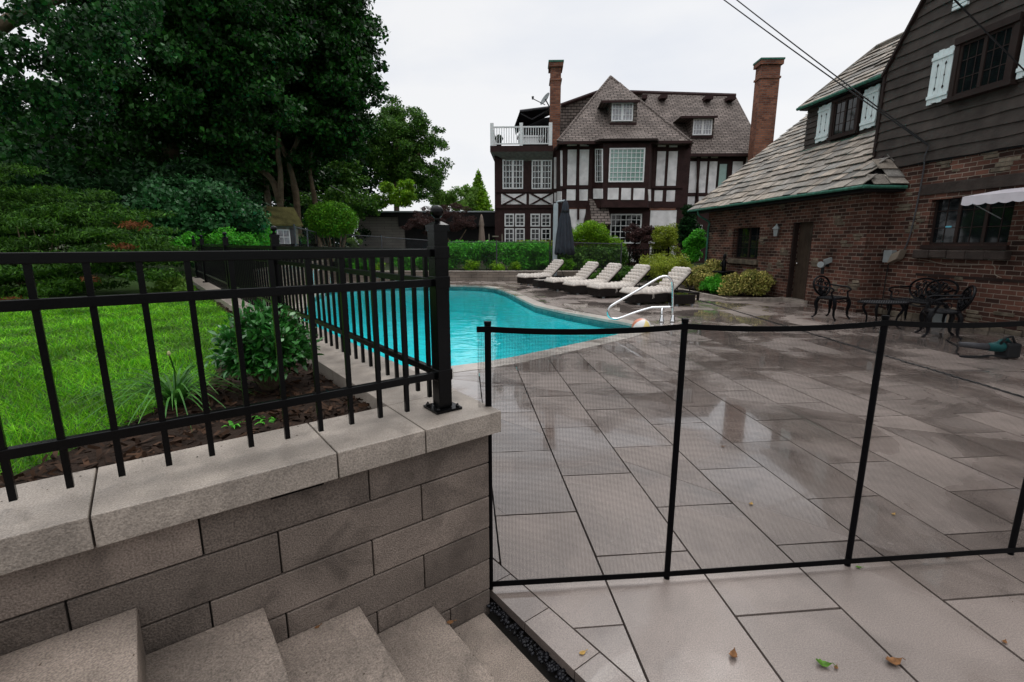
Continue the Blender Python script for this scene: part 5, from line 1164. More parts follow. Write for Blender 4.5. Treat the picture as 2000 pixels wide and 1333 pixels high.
# terrace furniture and awning on the balcony
q = TF_(B0[0] + 2.2, 1.0, B0[1]); o = empty('terrace_table', q, 0, 'white covered table set with metal chairs on the white balustraded balcony', 'table')
m = MB(Frame(q.x, q.y, 0)); m.box(-.8, .7, -.4, .4, q.z + .68, q.z + .76); m.box(-.75, .6, -.35, -.34, q.z + .3, q.z + .68); m.build('cloth_top', M['white'], o, uv=False)
m = MB(Frame(q.x, q.y, 0)); 
for x in (-.6, .5):
    m.tube([(x, -.5, q.z), (x, -.5, q.z + .9)], .03); m.tube([(x + .12 * math.cos(t_), -.55, q.z + .6 + .25 * math.sin(t_)) for t_ in [k * .7 for k in range(10)]], .025, 5)
m.build('legs', M['iron'], o, uv=False)
o = empty('flower_pot', TF_(B0[0] + .45, -.1, B0[1]), 0, 'dark pot at the left corner of the white balcony', 'pot'); m = MB(); c = TF_(B0[0] + .45, -.1, B0[1]); m.lathe(c, [(.12, 0), (.16, .35)], 12); m.build('pot', M['blackp'], o, uv=False); m = MB(); m.lathe(c, [(.15, .36), (.2, .45), (.12, .62), (.02, .68)], 10, .2, 4); m.build('plant', LM['dark'], o, uv=False)
q = [tp(196, 505, 2.6), tp(228, 416, 2.6), tp(418, 392, 2.6), tp(420, 505, 2.6)]
o = empty('retractable_awning', TF_(q[1][0], 2.6, q[1][2]), 0, 'dark retractable awning over the balcony beside the narrow chimney', 'awning')
m = MB(TF_); t0, t1_ = q[1], q[2]; m.slab([t0, t1_, (t1_[0], 4.8, t1_[2] + .1), (t0[0] - .2, 4.8, t0[2] - .6)], (0, 0, .06)); m.slab([q[0], t0, (t0[0], 4.9, t0[2] - .5), (q[0][0], 4.9, q[0][2])], (.04, 0, 0)); m.slab([(q[0][0] + .3, 4.9, q[0][2] - 1.4), (t0[0], 4.9, t0[2]), (t1_[0], 4.9, t1_[2]), (t1_[0], 4.9, q[0][2] - 1.4)], (0, .05, 0)); m.build('awning_cloth', M['flat'], o, uv=False)
m = MB(TF_); m.tube([tp(232, 430, 2.7), tp(300, 465, 2.9), tp(400, 408, 2.7)], .045, 5); m.build('folding_arm', M['greyp'], o, uv=False); m = MB(TF_); m.tube([t0, t1_], .07, 6); m.build('awning_cassette', M['greyp'], o, uv=False)
q = tp(378, 345, 1.5); c = TF_(*q); o = empty('satellite_dish', c, 0, 'small satellite dish on the roof edge left of the narrow chimney', 'satellite dish')
m = MB(); nrm = Vector((-.75, -.35, .5)).normalized(); a_ = nrm.orthogonal().normalized(); b_ = nrm.cross(a_)
V = [c + nrm * -.06]; 
for rr, dd in ((.2, -.03), (.38, .04)):
    for k in range(16): V.append(c + (a_ * math.cos(k * math.pi / 8) + b_ * math.sin(k * math.pi / 8)) * rr + nrm * dd)
V += [v - nrm * .02 for v in V]
m.add(V, [(0, 1 + k, 1 + (k + 1) % 16) for k in range(16)] + [(1 + k, 17 + k, 17 + (k + 1) % 16, 1 + (k + 1) % 16) for k in range(16)] + [(33, 34 + (k + 1) % 16, 34 + k) for k in range(16)] + [(34 + k, 34 + (k + 1) % 16, 50 + (k + 1) % 16, 50 + k) for k in range(16)]); m.build('dish', M['greybox'], o, uv=False)
m = MB(); m.tube([c + Vector((0, 0, -.3)), c + nrm * .1 + Vector((-.6, 0, -.05))], .025, 5); m.tube([c, c + Vector((.3, 0, -.5)), TF_(*tp(410, 395, 1.5))], .035, 5); m.lathe(c + nrm * .1 + Vector((-.62, 0, -.08)), [(.05, 0), (.07, .15)], 8); m.build('arm', M['greyp'], o, uv=False)
# beige closed parasol and stone stack by the low building, seen over the hedge
c = D(941, 478, 25.5); c.z = .36; o = empty('closed_parasol', c, 0, 'closed beige parasol standing behind the hedge before the dark low building', 'parasol'); m = MB(); m.tube([c, c + Vector((0, 0, 2.6))], .03, 6); m.build('pole', M['wood'], o, uv=False)
m = MB(); m.lathe(c, [(.16, 1.0), (.17, 1.2), (.11, 1.9), (.1, 2.0), (.13, 2.1), (.06, 2.5), (.02, 2.62)], 24, .15, 8); m.build('canopy', M['beigec'], o, smooth=True, uv=False)
c = D(968, 478, 25.8); c.z = .36; o = empty('plant_stand', c, 0, 'pale tiered plant stand between beige parasol and timbered house', 'stand'); m = MB(Frame(c.x, c.y, 0))
for k in range(4): m.box(-.4 + k * .08, .4 - k * .08, -.2, .2, .5 + k * .45, .56 + k * .45)
m.build('shelf', M['shedw'], o, uv=False); m = MB(Frame(c.x, c.y, 0)); [m.box(x, x + .05, -.2, -.15, 0, 2.0) for x in (-.36, .32)]; m.build('leg', M['shedw'], o, uv=False)
# =================================================================== LOW FLAT ROOFED BUILDING, SHED
LB = Frame(D(695, 480, 30).x, 30, -1); o = empty('low_building', (LB.o[0], 30, .3), R(-1), 'long low flat roofed dark building behind the hedge, left of the timbered house', 'building')
def lh(px, py, v=0): return LB.hv(px, py, v)
m = MB(LB); a, b = lh(695, 413); c, d = lh(962, 425); m.box(a, c + 1, .2, 8, 0, b - .05); m.build('wall', M['flat'], o, uv=False)
m = MB(LB); m.box(a - .2, c + .8, -.25, 8, b - .08, b); m.build('roof_edge', M['alu'], o, uv=False)
m = MB(LB); m.box(a - .15, lh(780, 445)[0], -.2, .2, lh(700, 423)[1], b - .085); m.box(lh(780, 445)[0], c + .8, -.2, .2, lh(800, 443)[1], b - .085); m.build('fascia', M['flat'], o, uv=False)
m = MB(LB); q = lh(785, 484); m.box(a + .05, lh(782, 445)[0], .05, .19, 0, lh(700, 424)[1]); m.box(lh(782, 445)[0], lh(789, 445)[0], .05, .19, 0, lh(780, 444)[1]); m.build('block_screen', M['greywall'], o)
SP = D(550, 478, 18); SH_ = Frame(SP.x - .2, 18.3, 42); SH = lambda x, y, z=0.: SH_(x * .76, y * .76, .75 + (z - .6) * .8); o = empty('garden_shed', (SP.x - .2, 18.3, .75), R(42), 'tiny weathered garden shed with mossy shake roof beyond the ivy hedge', 'shed')
m = MB(SH); m.box(-.9, .9, 0, 1.8, .4, 2.45); m.prism([(-.9, 0), (-.9, 1.8), (-.88, 1.8), (-.88, 0)], 2.45, 2.46); m.build('wall', M['shedw'], o)
m = MB(SH); m.slab([(-1.1, -.25, 2.35), (1.1, -.25, 2.35), (1.1, .9, 3.2), (-1.1, .9, 3.2)], (0, 0, .07)); m.slab([(-1.1, 2.05, 2.35), (-1.1, .9, 3.2), (1.1, .9, 3.2), (1.1, 2.05, 2.35)], (0, 0, .07)); m.build('roof', M['moss'], o)
m = MB(SH); m.add([(-.9, 0, 2.45), (-.9, 1.8, 2.45), (-.9, .9, 3.15), (.9, 0, 2.45), (.9, 1.8, 2.45), (.9, .9, 3.15)], [(0, 2, 1), (3, 4, 5)]); m.build('gable', M['shedw'], o, uv=False)
m = MB(SH); a0, a1, z0, z1 = -.1, .5, 1.5, 2.2
m.box(a0, a0 + .05, -.04, 0, z0, z1); m.box(a1 - .05, a1, -.04, 0, z0, z1); m.box(a0, a1, -.04, 0, z0, z0 + .05); m.box(a0, a1, -.04, 0, z1 - .05, z1); m.box(.185, .215, -.04, 0, z0, z1); m.box(a0, a1, -.038, 0, 1.84, 1.87); wd_ = m.build('window', M['white'], o, uv=False); m = MB(SH); m.box(a0, a1, -.01, -.003, z0, z1); m.build('pane', M['glassc'], wd_, uv=False)
m = MB(SH); m.box(-.36, -.12, -.05, -.005, 1.45, 2.25); m.box(.52, .76, -.05, -.005, 1.45, 2.25); m.build('shutter', M['greyp'], o, uv=False)
# =================================================================== VEGETATION
def bark_mesh(root, paths, name='trunk', mt=None):
    for p, r in paths:
        m = MB(); pts = smooth_path(p, 4); k = len(pts); rs_ = [(r[0] + (r[1] - r[0]) * (i / (k - 1)) ** .8) * (1 + .07 * math.sin(i * 1.3)) for i in range(k)]; m.tube(pts, rs_, 10); m.build(name, mt or M['bark'], root, smooth=True, uv=False)
def tree(name, loc, label, cat, envs, nb, r0, r1, n, size, lm, paths=(), group=None, flat=.8, droop=.3, aspect=.6, shell=.8, extra=None):
    o = empty(name, loc, 0, label, cat, group)
    if paths: bark_mesh(o, paths)
    bl = sub_blobs(envs, nb, r0, r1, flat)
    leaves('crown', bl, n, size, lm, o, shell=shell, aspect=aspect, droop=droop)
    return o
def P3(px, py, d): return D(px, py, d)
def env(px, py, d, rx, rz, ry=None):        # ellipsoid centred where the line of sight meets depth d, radii in metres
    c = D(px, py, d); return (c.x, c.y, c.z, rx, ry or rx, rz)
# great maple, right part of the dark mass, with the visible trunks
E3 = [env(560, 130, 22, 4.0, 3.6, 3.6), env(620, 60, 22, 2.9, 4.0, 3), env(655, 180, 21.5, 2.1, 2.6, 2.4), env(640, 270, 21.5, 1.9, 1.6, 2.2), env(540, 300, 23, 3.4, 1.7, 3), env(600, -120, 23, 3.2, 4, 3)]
b1, b2, b3 = P3(545, 405, 21), P3(575, 405, 21.5), P3(617, 410, 22); 
for b in (b1, b2, b3): b.z = .75
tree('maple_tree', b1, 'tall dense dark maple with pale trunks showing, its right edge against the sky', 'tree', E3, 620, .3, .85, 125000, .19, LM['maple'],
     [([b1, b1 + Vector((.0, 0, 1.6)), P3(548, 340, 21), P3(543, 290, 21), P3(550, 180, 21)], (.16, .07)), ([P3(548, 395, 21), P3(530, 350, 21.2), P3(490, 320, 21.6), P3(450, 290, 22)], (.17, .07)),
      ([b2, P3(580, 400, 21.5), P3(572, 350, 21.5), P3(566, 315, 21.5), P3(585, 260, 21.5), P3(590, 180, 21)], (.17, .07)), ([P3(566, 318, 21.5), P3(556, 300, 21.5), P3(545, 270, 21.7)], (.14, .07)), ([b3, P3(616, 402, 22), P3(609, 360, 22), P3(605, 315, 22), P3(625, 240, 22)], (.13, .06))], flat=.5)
E2 = [env(330, 60, 16, 3.2, 3.4, 3), env(440, 160, 16.5, 2.4, 2.5, 2.4), env(300, 220, 16, 3.0, 2.2, 2.4), env(180, 270, 16, 3.0, 1.8, 2.4), env(430, 290, 17.5, 1.9, 1.4, 2), env(430, 30, 17, 2.8, 3, 2.5), env(60, 300, 16, 2.6, 1.3, 2), env(250, -120, 16, 5, 3, 3)]
q = P3(330, 420, 17.5); q.z = .8
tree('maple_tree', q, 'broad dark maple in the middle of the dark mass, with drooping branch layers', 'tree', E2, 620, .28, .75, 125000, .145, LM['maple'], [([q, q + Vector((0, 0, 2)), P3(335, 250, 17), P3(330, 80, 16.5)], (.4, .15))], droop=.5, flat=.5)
E1 = [env(30, 40, 9, 1.7, 1.7, 1.5), env(120, 90, 9, 1.0, 1.2, 1.), env(60, 190, 9.5, 1.4, .9, 1.2), env(180, 20, 9.5, 1.4, 1.3, 1.2), env(-60, 130, 9, 1.8, 2.2, 1.5), env(30, 290, 10, 1.5, .5, 1.3)]
q = P3(-130, 420, 10); q.z = .8
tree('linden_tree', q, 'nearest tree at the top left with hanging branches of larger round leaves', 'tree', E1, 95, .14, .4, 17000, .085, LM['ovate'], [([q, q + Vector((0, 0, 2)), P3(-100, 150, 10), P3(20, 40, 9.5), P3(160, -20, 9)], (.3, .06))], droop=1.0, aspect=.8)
# deep background trees closing the gaps
q = P3(420, 420, 34); q.z = .5
E4 = [env(180, 320, 28, 7, 2.6, 3), env(620, 440, 31, 4, 1.3, 1), env(520, 440, 31, 4, 1.3, 1), env(680, 430, 31, 1.5, 1.3, 1), env(330, 300, 32, 5, 4, 3), env(480, 200, 34, 5, 6, 3), env(560, 340, 34, 5, 3, 3), env(640, 320, 33, 2.6, 2.6, 3), env(20, 330, 26, 5, 3, 3)]
tree('dark_tree', q, 'dark evergreen trees filling the gap behind the pale maple trunks', 'trees', E4, 360, .9, 1.9, 70000, .34, LM['dark'], [([q, q + Vector((0, 0, 3)), q + Vector((0, 0, 7))], (.4, .2))])
q = P3(775, 420, 35); q.z = .4
E5 = [env(765, 290, 35, 2.9, 2.6), env(790, 245, 35, 1.9, 1.5), env(835, 270, 35, 1.4, 1.2), env(850, 330, 35, 1.3, 1.3), env(720, 300, 34, 1.7, 2.3), env(760, 215, 35, 1.0, .8), env(800, 350, 35, 2.6, 1.5)]
tree('ash_tree', q, 'mid green airy tree between the dark maple and the sky, left of the timbered house', 'tree', E5, 340, .2, .6, 75000, .14, LM['mid'], [([q, q + Vector((0, 0, 3)), P3(775, 300, 35), P3(790, 230, 35)], (.3, .07)), ([P3(775, 340, 35), P3(830, 290, 35), P3(850, 260, 35)], (.15, .04)), ([P3(775, 330, 35), P3(740, 280, 35), P3(735, 240, 35)], (.15, .04))], droop=.2)
q = P3(935, 420, 40); q.z = .4
o = empty('spruce_tree', q, 0, 'small light green conifer against the sky just left of the timbered house', 'tree'); top_ = P3(937, 334, 40)
bark_mesh(o, [([q, q + Vector((0, 0, 2)), top_], (.2, .03))]); bl = []
for k in range(80):
    t_ = k / 80; r_ = 1.35 * (1 - t_) + .08; a_ = k * 2.4; z_ = top_.z - (1 - t_) * 3.6 ; bl.append((q.x + r_ * .6 * math.cos(a_), q.y + r_ * .6 * math.sin(a_), z_, r_ * .45, r_ * .45, .22))
leaves('crown', bl, 14000, .16, LM['lime'], o, shell=.9)
q = P3(890, 420, 38); q.z = .4; tree('light_shrub', q, 'pale yellow green leafy tree top beyond the low building, left of the conifer', 'tree', [env(885, 392, 38, 1.6, .9), env(860, 388, 38, .9, .8), env(915, 385, 39, .9, .9)], 60, .25, .5, 11000, .16, LM['light'])
q = P3(775, 420, 27); q.z = .4; tree('sumac', q, 'bright green sumac with long leaflets above the low building roof', 'tree', [env(785, 388, 28.5, 1.0, .45), env(797, 362, 28.5, .4, .4), env(755, 372, 28.5, .6, .35), env(730, 396, 28.5, .9, .4), env(690, 402, 28.5, .9, .35)], 95, .12, .3, 11000, .2, LM['lime'], aspect=.25, droop=.5)
q = P3(690, 430, 27); q.z = .5; tree('laurel_bush', q, 'dark leafy bush above the topiary and left of the sumac', 'shrub', [env(690, 398, 27, 1.6, .7), env(640, 392, 27, 1.2, .7), env(670, 350, 29, 1.5, 1.6)], 70, .25, .55, 12000, .16, LM['mid'])
def shrub(name, label, cat, envs, nb, r0, r1, n, size, lm, group=None, base=None, flat=.8, aspect=.55, droop=0., shell=.8, stems=0):
    e = envs[0]; loc = (e[0], e[1], base if base is not None else e[2] - e[5]); o = empty(name, loc, 0, label, cat, group)
    if stems:
        m = MB()
        for k in range(stems): a_ = k * 2.399; rr = .6 * (k + .5) / stems; m.tube([(e[0] + .15 * math.cos(a_), e[1] + .15 * math.sin(a_), loc[2]), (e[0] + e[3] * rr * math.cos(a_), e[1] + e[4] * rr * math.sin(a_), e[2] + e[5] * .3)], [.012 * max(1, e[3]), .004], 5)
        m.build('stem', M['bark'], o, uv=False)
    leaves('foliage', sub_blobs(envs, nb, r0, r1, flat), n, size, lm, o, shell=shell, aspect=aspect, droop=droop); return o
ji = [env(60, 470, 7.6, 2.1, .75, 1.2), env(230, 500, 7.4, 1.1, .6, .9), env(40, 420, 8.2, 1.5, .8, 1), env(290, 515, 7.6, .6, .4, .6), env(130, 545, 6.9, 1.5, .35, .6), env(0, 540, 6.9, 1.6, .4, .7), env(320, 560, 7.2, .45, .25, .4), env(200, 440, 8.2, 1.0, .5, .7)]
o = shrub('juniper', 'large spreading juniper with layered bright green sprays at left behind the lawn', 'shrub', ji, 230, .2, .42, 80000, .075, LM['juniper'], base=.8, flat=.2, aspect=.22, droop=-.2, stems=9)
leaves('rusty_sprays', [env(262, 440, 7.0, .2, .05), env(240, 482, 6.6, .16, .04), env(20, 588, 6.2, .2, .05), env(175, 545, 6.4, .1, .04)], 520, .07, LM['rust'], o, shell=.8, aspect=.25)
iv = [env(400, 425, 12.5, 1.5, .7, 1.2), env(330, 440, 11.5, 1.2, .75, 1), env(470, 445, 13.5, 1.0, .5, 1), env(270, 430, 11.5, 1.4, .7, 1), env(360, 400, 13, 1.8, .5, 1), env(480, 418, 15, .55, .3, .8), env(495, 440, 15, .4, .35, .5)]
shrub('ivy_hedge', 'rounded ivy covered hedge between the juniper and the tiny shed', 'hedge', iv, 130, .25, .5, 60000, .1, LM['ivy'], base=.8, aspect=.8, stems=6)
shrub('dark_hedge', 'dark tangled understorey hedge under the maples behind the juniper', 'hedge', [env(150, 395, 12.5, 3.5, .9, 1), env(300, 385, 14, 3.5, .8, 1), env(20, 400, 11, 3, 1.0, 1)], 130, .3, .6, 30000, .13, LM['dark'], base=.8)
shrub('boxwood', 'small green boxwood below the ivy hedge behind the railing finials', 'shrub', [env(420, 470, 11.5, .8, .3), env(500, 465, 13, .8, .3), env(340, 480, 10.5, .6, .3)], 60, .12, .25, 16000, .06, LM['hedge'], base=.8)
shrub('flowering_shrub', 'low plant with tiny pale flowers under the right end of the juniper', 'shrub', [env(335, 565, 7.2, .3, .2)], 14, .08, .14, 2200, .05, LM['light'], base=.8)
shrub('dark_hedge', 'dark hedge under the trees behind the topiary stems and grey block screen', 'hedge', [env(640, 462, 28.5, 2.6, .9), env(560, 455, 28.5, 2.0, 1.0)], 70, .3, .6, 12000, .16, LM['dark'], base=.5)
# topiary ball on stems
c = P3(648, 432, 20); o = empty('topiary', (c.x, c.y, .8), 0, 'round clipped topiary ball on bare stems behind the chain link fence', 'shrub')
m = MB()
for k in range(9): a_ = k * 2.4; m.tube([(c.x + .25 * math.cos(a_), c.y + .25 * math.sin(a_), .8), (c.x + .6 * math.cos(a_), c.y + .6 * math.sin(a_), c.z - .2)], .03, 5)
m.build('stem', M['bark'], o, uv=False)
bl = []
for k in range(260):
    z_ = 1 - 1.9 * (k + .5) / 260; a_ = k * 2.39996; rr = math.sqrt(1 - min(1, z_ * z_)); bl.append((c.x + .87 * rr * math.cos(a_), c.y + .87 * rr * math.sin(a_), c.z + .02 + .62 * z_, .19, .19, .15))
leaves('crown', bl, 26000, .08, LM['box'], o, shell=.9)
# hydrangeas by shed
for px, py in ((566, 467), (587, 468)):
    c = P3(px, py, 20); o = empty('hydrangea', (c.x, c.y, .8), 0, 'cream hydrangea flower head %s of the shed window' % ('left' if px < 570 else 'right, below and'), 'flower', 'cream hydrangeas by the shed')
    leaves('flower_head', [(c.x, c.y, c.z + .1, .13, .13, .12)], 500, .05, M['cream'], o, aspect=.9); leaves('foliage', [(c.x, c.y, c.z - .1, .35, .3, .22)], 700, .1, LM['hedge'], o, aspect=.7)
# leafy shrub and strap leaved clump in the mulch bed
c = G(497, 770, Z1); o = empty('garden_shrub', c, 0, 'glossy leaved green shrub in the mulch bed behind the railing', 'shrub')
def rosette_shrub(o, c, rx, rz, nst, lm, ls):
    m = MB(); P = []; Dn = []
    for k in range(nst):
        d = rng.normal(size=3); d /= np.linalg.norm(d); d[2] = abs(d[2]) * .9 - .12; r_ = rng.uniform(.55, 1.06)
        tip = np.array([c.x + d[0] * rx * r_, c.y + d[1] * rx * r_, c.z + rz * .38 + d[2] * rz * .66 * r_]); m.tube([(c.x + d[0] * .03, c.y + d[1] * .03, c.z), tuple(tip * .5 + np.array([c.x, c.y, c.z + rz * .3]) * .5), tuple(tip)], [.005, .0035, .002], 4)
        for j in range(15):
            t_ = j / 15; p = tip - (tip - np.array([c.x, c.y, c.z + rz * .3])) * t_ * .3; P.append(p + rng.normal(size=3) * .014); Dn.append(d)
    m.build('stem', M['bark'], o, uv=False)
    P = np.array(P); Dn = np.array(Dn); n = len(P); a = Dn * .9 + rng.normal(size=(n, 3)) * .75; a /= np.linalg.norm(a, axis=1)[:, None]; up = rng.normal(size=(n, 3)) * .5 + [0, 0, 1]; b = np.cross(up, a); b /= np.linalg.norm(b, axis=1)[:, None]; nn = np.cross(a, b); s = ls * rng.uniform(.6, 1.25, n)[:, None]
    V = np.empty((n, 6, 3)); V[:, 0] = P; V[:, 1] = P + a * s * .35 + b * s * .2 + nn * s * .05; V[:, 2] = P + a * s * .7 + b * s * .17 + nn * s * .04; V[:, 3] = P + a * s - nn * s * .06; V[:, 4] = P + a * s * .7 - b * s * .17 + nn * s * .04; V[:, 5] = P + a * s * .35 - b * s * .2 + nn * s * .05
    fast_mesh('foliage', V.reshape(-1, 3), 6, lm, o)
c2 = Vector((-1.25, 2.4, Z1)); rosette_shrub(o, c2, .225, .47, 560, LM['shrub'], .042)
def strap(o, c, n, ln, lm, wd=.006):
    V = []
    for k in range(n):
        a_ = rng.uniform(0, 6.28); l_ = ln * rng.uniform(.6, 1.2); d = Vector((math.cos(a_), math.sin(a_), 0)); s_ = Vector((-d.y, d.x, 0)) * wd; prev = None; e = rng.uniform(.9, 1.45)
        for j in range(9):
            t_ = j / 8; p = c + d * (.015 + l_ * t_ * math.cos(e) + l_ * .55 * t_ * t_) + Vector((0, 0, l_ * (t_ * math.sin(e) - .75 * t_ ** 2.4))); w_ = s_ * (1 - t_ ** 2 * .95)
            if prev: V += [prev[0] - prev[1], prev[0] + prev[1], p + w_, p - w_]
            prev = (p, w_)
    fast_mesh('strap_leaves', np.array([tuple(v) for v in V]), 4, lm, o)
c = G(345, 795, Z1); o = empty('daylily', c, 0, 'clump of long arching strap leaves on the lawn edge left of the shrub', 'plant'); strap(o, c, 95, .42, LM['blade'])
m = MB(); f_ = P3(330, 692, 2.05); m.tube([c, c.lerp(f_, .6) + Vector((0, .02, .02)), f_], .003, 5); m.build('stem', LM['blade'], o, uv=False); m = MB(); m.lathe(f_, [(.002, -.01), (.0075, 0), (.006, .009), (.002, .014)], 8); m.build('bud', M['cream'], o, uv=False)
for i, (px, py, lb) in enumerate([(455, 835, 'tiny green seedling in the mulch left of the middle pickets'), (520, 820, 'tiny seedling with two leaves in the mulch under the glossy shrub'), (525, 830, 'smallest seedling just in front of the two leaved seedling')]):
    c = G(px, py, Z1); o = empty('seedling', c, 0, lb, 'plant', 'seedlings in the mulch bed'); strap(o, c, 6, .05, LM['hedge'], .008)
# planting beyond the pool, on the low far wall and behind the fence
hz = .36
def row(name, label, cat, x0, x1, y, z0, z1, nb, r, n, size, lm, yw=.5, **k):
    bl = [(random.uniform(x0, x1), y + random.uniform(-yw, yw), random.uniform(z0 + r * .5, z1 - r * .6) if random.random() < .6 else z1 - r * .7, r, r, r * .9) for _ in range(nb)]
    o = empty(name, ((x0 + x1) / 2, y, hz), 0, label, cat); leaves('foliage', bl, n, size, lm, o, shell=.8, **k); return o
row('leafy_hedge', 'long bright green leafy hedge along the chain link fence left of the parasol pole', 'hedge', -3.0, 1.6, 21.9, .4, 1.55, 120, .3, 42000, .11, LM['hedge'], aspect=.4, droop=-.2)
row('yellow_hedge', 'yellow green clipped hedge strip under the white French windows', 'hedge', .2, 2.3, 23.2, .8, 1.62, 50, .22, 9000, .08, LM['yellowg'])
row('dark_shrub', 'dark green shrubs behind the fence to the right of the parasol', 'shrub', 1.9, 5.0, 21.8, .4, 1.35, 80, .3, 18000, .1, LM['mid'])
for i, (px, py, r, lm, lb) in enumerate([(920, 522, .33, 'lime', 'low rounded yellow green mound on the far wall, leftmost right of the railing post'), (970, 522, .3, 'lime', 'low rounded mound on the far wall, second right of the railing post'), (1010, 520, .3, 'lime', 'low mound on the far wall just left of the first lounger back'),
      (1103, 520, .42, 'box', 'olive mound shrub under the closed charcoal parasol'), (1150, 512, .36, 'box', 'olive mound shrub on the far wall above the second lounger'), (740, 520, .3, 'lime', 'low yellow green mound seen through the railing left of the post')]):
    c = D(px, py, 20.9); shrub('mound_shrub', lb, 'shrub', [(c.x, c.y, .36 + r * .6, r, r, r * .8)], 14, .1, .2, 2600, .06, LM[lm], 'mound shrubs on the far wall', base=.36)
for i, (px, py) in enumerate([(690, 505), (720, 512), (830, 500), (790, 508)]):
    c = D(px, py, 21.3); shrub('leafy_shrub', ['leafy shrub behind the railing pickets, far left of the far wall', 'lower leafy shrub second from left on the far wall', 'bright leafy shrub just left of the corner post', 'leafy shrub third from left behind the pickets'][i], 'shrub', [(c.x, c.y, .7, .5, .4, .4)], 20, .12, .25, 3600, .09, LM['hedge'], 'shrubs behind the far wall', base=.36)
shrub('arched_shrub', 'big arching shrub with yellow green top right of the closed parasol', 'shrub', [env(1150, 455, 22.5, 1.0, .5, .8), env(1185, 475, 22.5, .6, .55, .6), env(1135, 500, 22.5, .8, .5, .6)], 90, .18, .34, 22000, .08, LM['lime'], base=.36, stems=5)
shrub('purple_shrub', 'dark purple leaved shrub in front of the ground floor bay window', 'shrub', [env(1248, 458, 23, .65, .5), env(1240, 500, 23, .6, .6)], 50, .14, .26, 12000, .08, LM['purple'], base=.36, stems=4)
shrub('golden_shrub', 'rounded golden green shrub right of the purple one', 'shrub', [env(1300, 460, 23.5, .85, .5), env(1300, 490, 23.5, .7, .5)], 60, .16, .3, 15000, .07, LM['yellowg'], base=.36, stems=4)
shrub('arborvitae', 'tall narrow dark green arborvitae at the corner of the slate roofed wing', 'tree', [env(1352, 465, 21, .5, 1.0), env(1345, 440, 21, .35, .8)], 60, .16, .28, 16000, .09, LM['dark'], base=.2)
shrub('arborvitae', 'green evergreen in front of the dark arborvitae at the wing corner', 'tree', [env(1358, 480, 19.5, .4, .75)], 40, .14, .24, 10000, .07, LM['hedge'], base=.1)
c = D(880, 470, 25); o = empty('japanese_maple', (c.x, c.y, .36), 0, 'small purple Japanese maple in front of the dark low building', 'tree')
bark_mesh(o, [([Vector((c.x, c.y, .36)), Vector((c.x + .1, c.y, 1.2)), Vector((c.x - .4, c.y, 2.2))], (.09, .03)), ([Vector((c.x + .1, c.y, 1.1)), Vector((c.x + .8, c.y, 2.2))], (.06, .02)), ([Vector((c.x + .05, c.y, 1.0)), Vector((c.x - 1.2, c.y, 1.9))], (.06, .02))])
leaves('crown', sub_blobs([env(860, 430, 25, 1.7, .7), env(885, 400, 25, .9, .4), env(820, 440, 25, .8, .5), env(905, 440, 25, .8, .45)], 110, .14, .32, .45), 22000, .09, LM['purple'], o, aspect=.25, droop=.6)
shrub('grey_shrub', 'pale wispy shrub at the foot of the grey block screen', 'shrub', [env(693, 470, 24, .35, .4)], 14, .12, .2, 2500, .09, LM['light'], base=.8, aspect=.15)
# bed by the brick house: low stone kerb and four shrubs
kb = empty('bed_edging', PF(7.05, 12.42), R(5.5), 'low stone edging around the planting bed by the brick wall', 'edging'); m = MB(PF)
for i in range(9): m.box(7.02, 7.12, 12.45 + i * .6, 12.45 + i * .6 + .595, -.03, .07)
for i in range(3): m.box(7.13 + i * .5, 7.13 + i * .5 + .495, 12.43, 12.53, -.03, .07)
m.build('edging_stone', M['cap'], kb, bevel=.008, uv=False)
m = MB(PF); m.box(7.12, 8.75, 12.53, 17.4, -.03, .045); tag(m.build('bed_soil', M['soil'], uv=False), kind='structure')
def pe(u, v, z, r, rz): p = PF(u, v, z); return (p.x, p.y, p.z, r, r, rz)
shrub('variegated_shrub', 'cream and green variegated shrub beside the dark plank door', 'shrub', [pe(8.2, 13.25, .4, .5, .36), pe(7.75, 13.4, .33, .42, .3)], 60, .12, .22, 15000, .065, LM['cream'], base=.04, stems=5)
shrub('variegated_shrub', 'cream edged shrub at the left end of the planting bed behind the side table', 'shrub', [pe(7.45, 15.2, .42, .5, .36), pe(7.6, 14.6, .35, .35, .28)], 50, .12, .22, 11000, .07, LM['cream'], base=.04, stems=5)
shrub('variegated_shrub', 'taller cream tipped shrub against the brick wall, left of the bird bath', 'shrub', [pe(8.2, 15.6, .5, .5, .42)], 40, .12, .22, 9000, .07, LM['cream'], base=.04)
shrub('green_shrub', 'small fresh green shrub between the two variegated ones', 'shrub', [pe(7.45, 14.0, .26, .34, .22), pe(7.7, 13.85, .3, .25, .25)], 30, .1, .16, 6000, .06, LM['hedge'], base=.04)
shrub('mound_hedge', 'wide clipped yellow green mound beyond the last lounger at the bed end', 'shrub', [pe(7.6, 18.0, .62, 1.0, .5)], 70, .2, .34, 19000, .06, LM['yellowg'], base=.0)
shrub('low_plants', 'dark low plants at the base of the black iron gate', 'shrub', [pe(6.4, 19.4, .3, .9, .3), pe(5.3, 19.7, .25, .5, .25)], 50, .14, .24, 9000, .08, LM['mid'], base=.0)
shrub('tall_grass', 'upright leafy stalks at the front of the bed by the statue', 'plant', [pe(7.75, 14.25, .4, .12, .28), pe(7.95, 14.35, .4, .1, .3)], 14, .06, .12, 1400, .07, LM['hedge'], base=.04, aspect=.2)
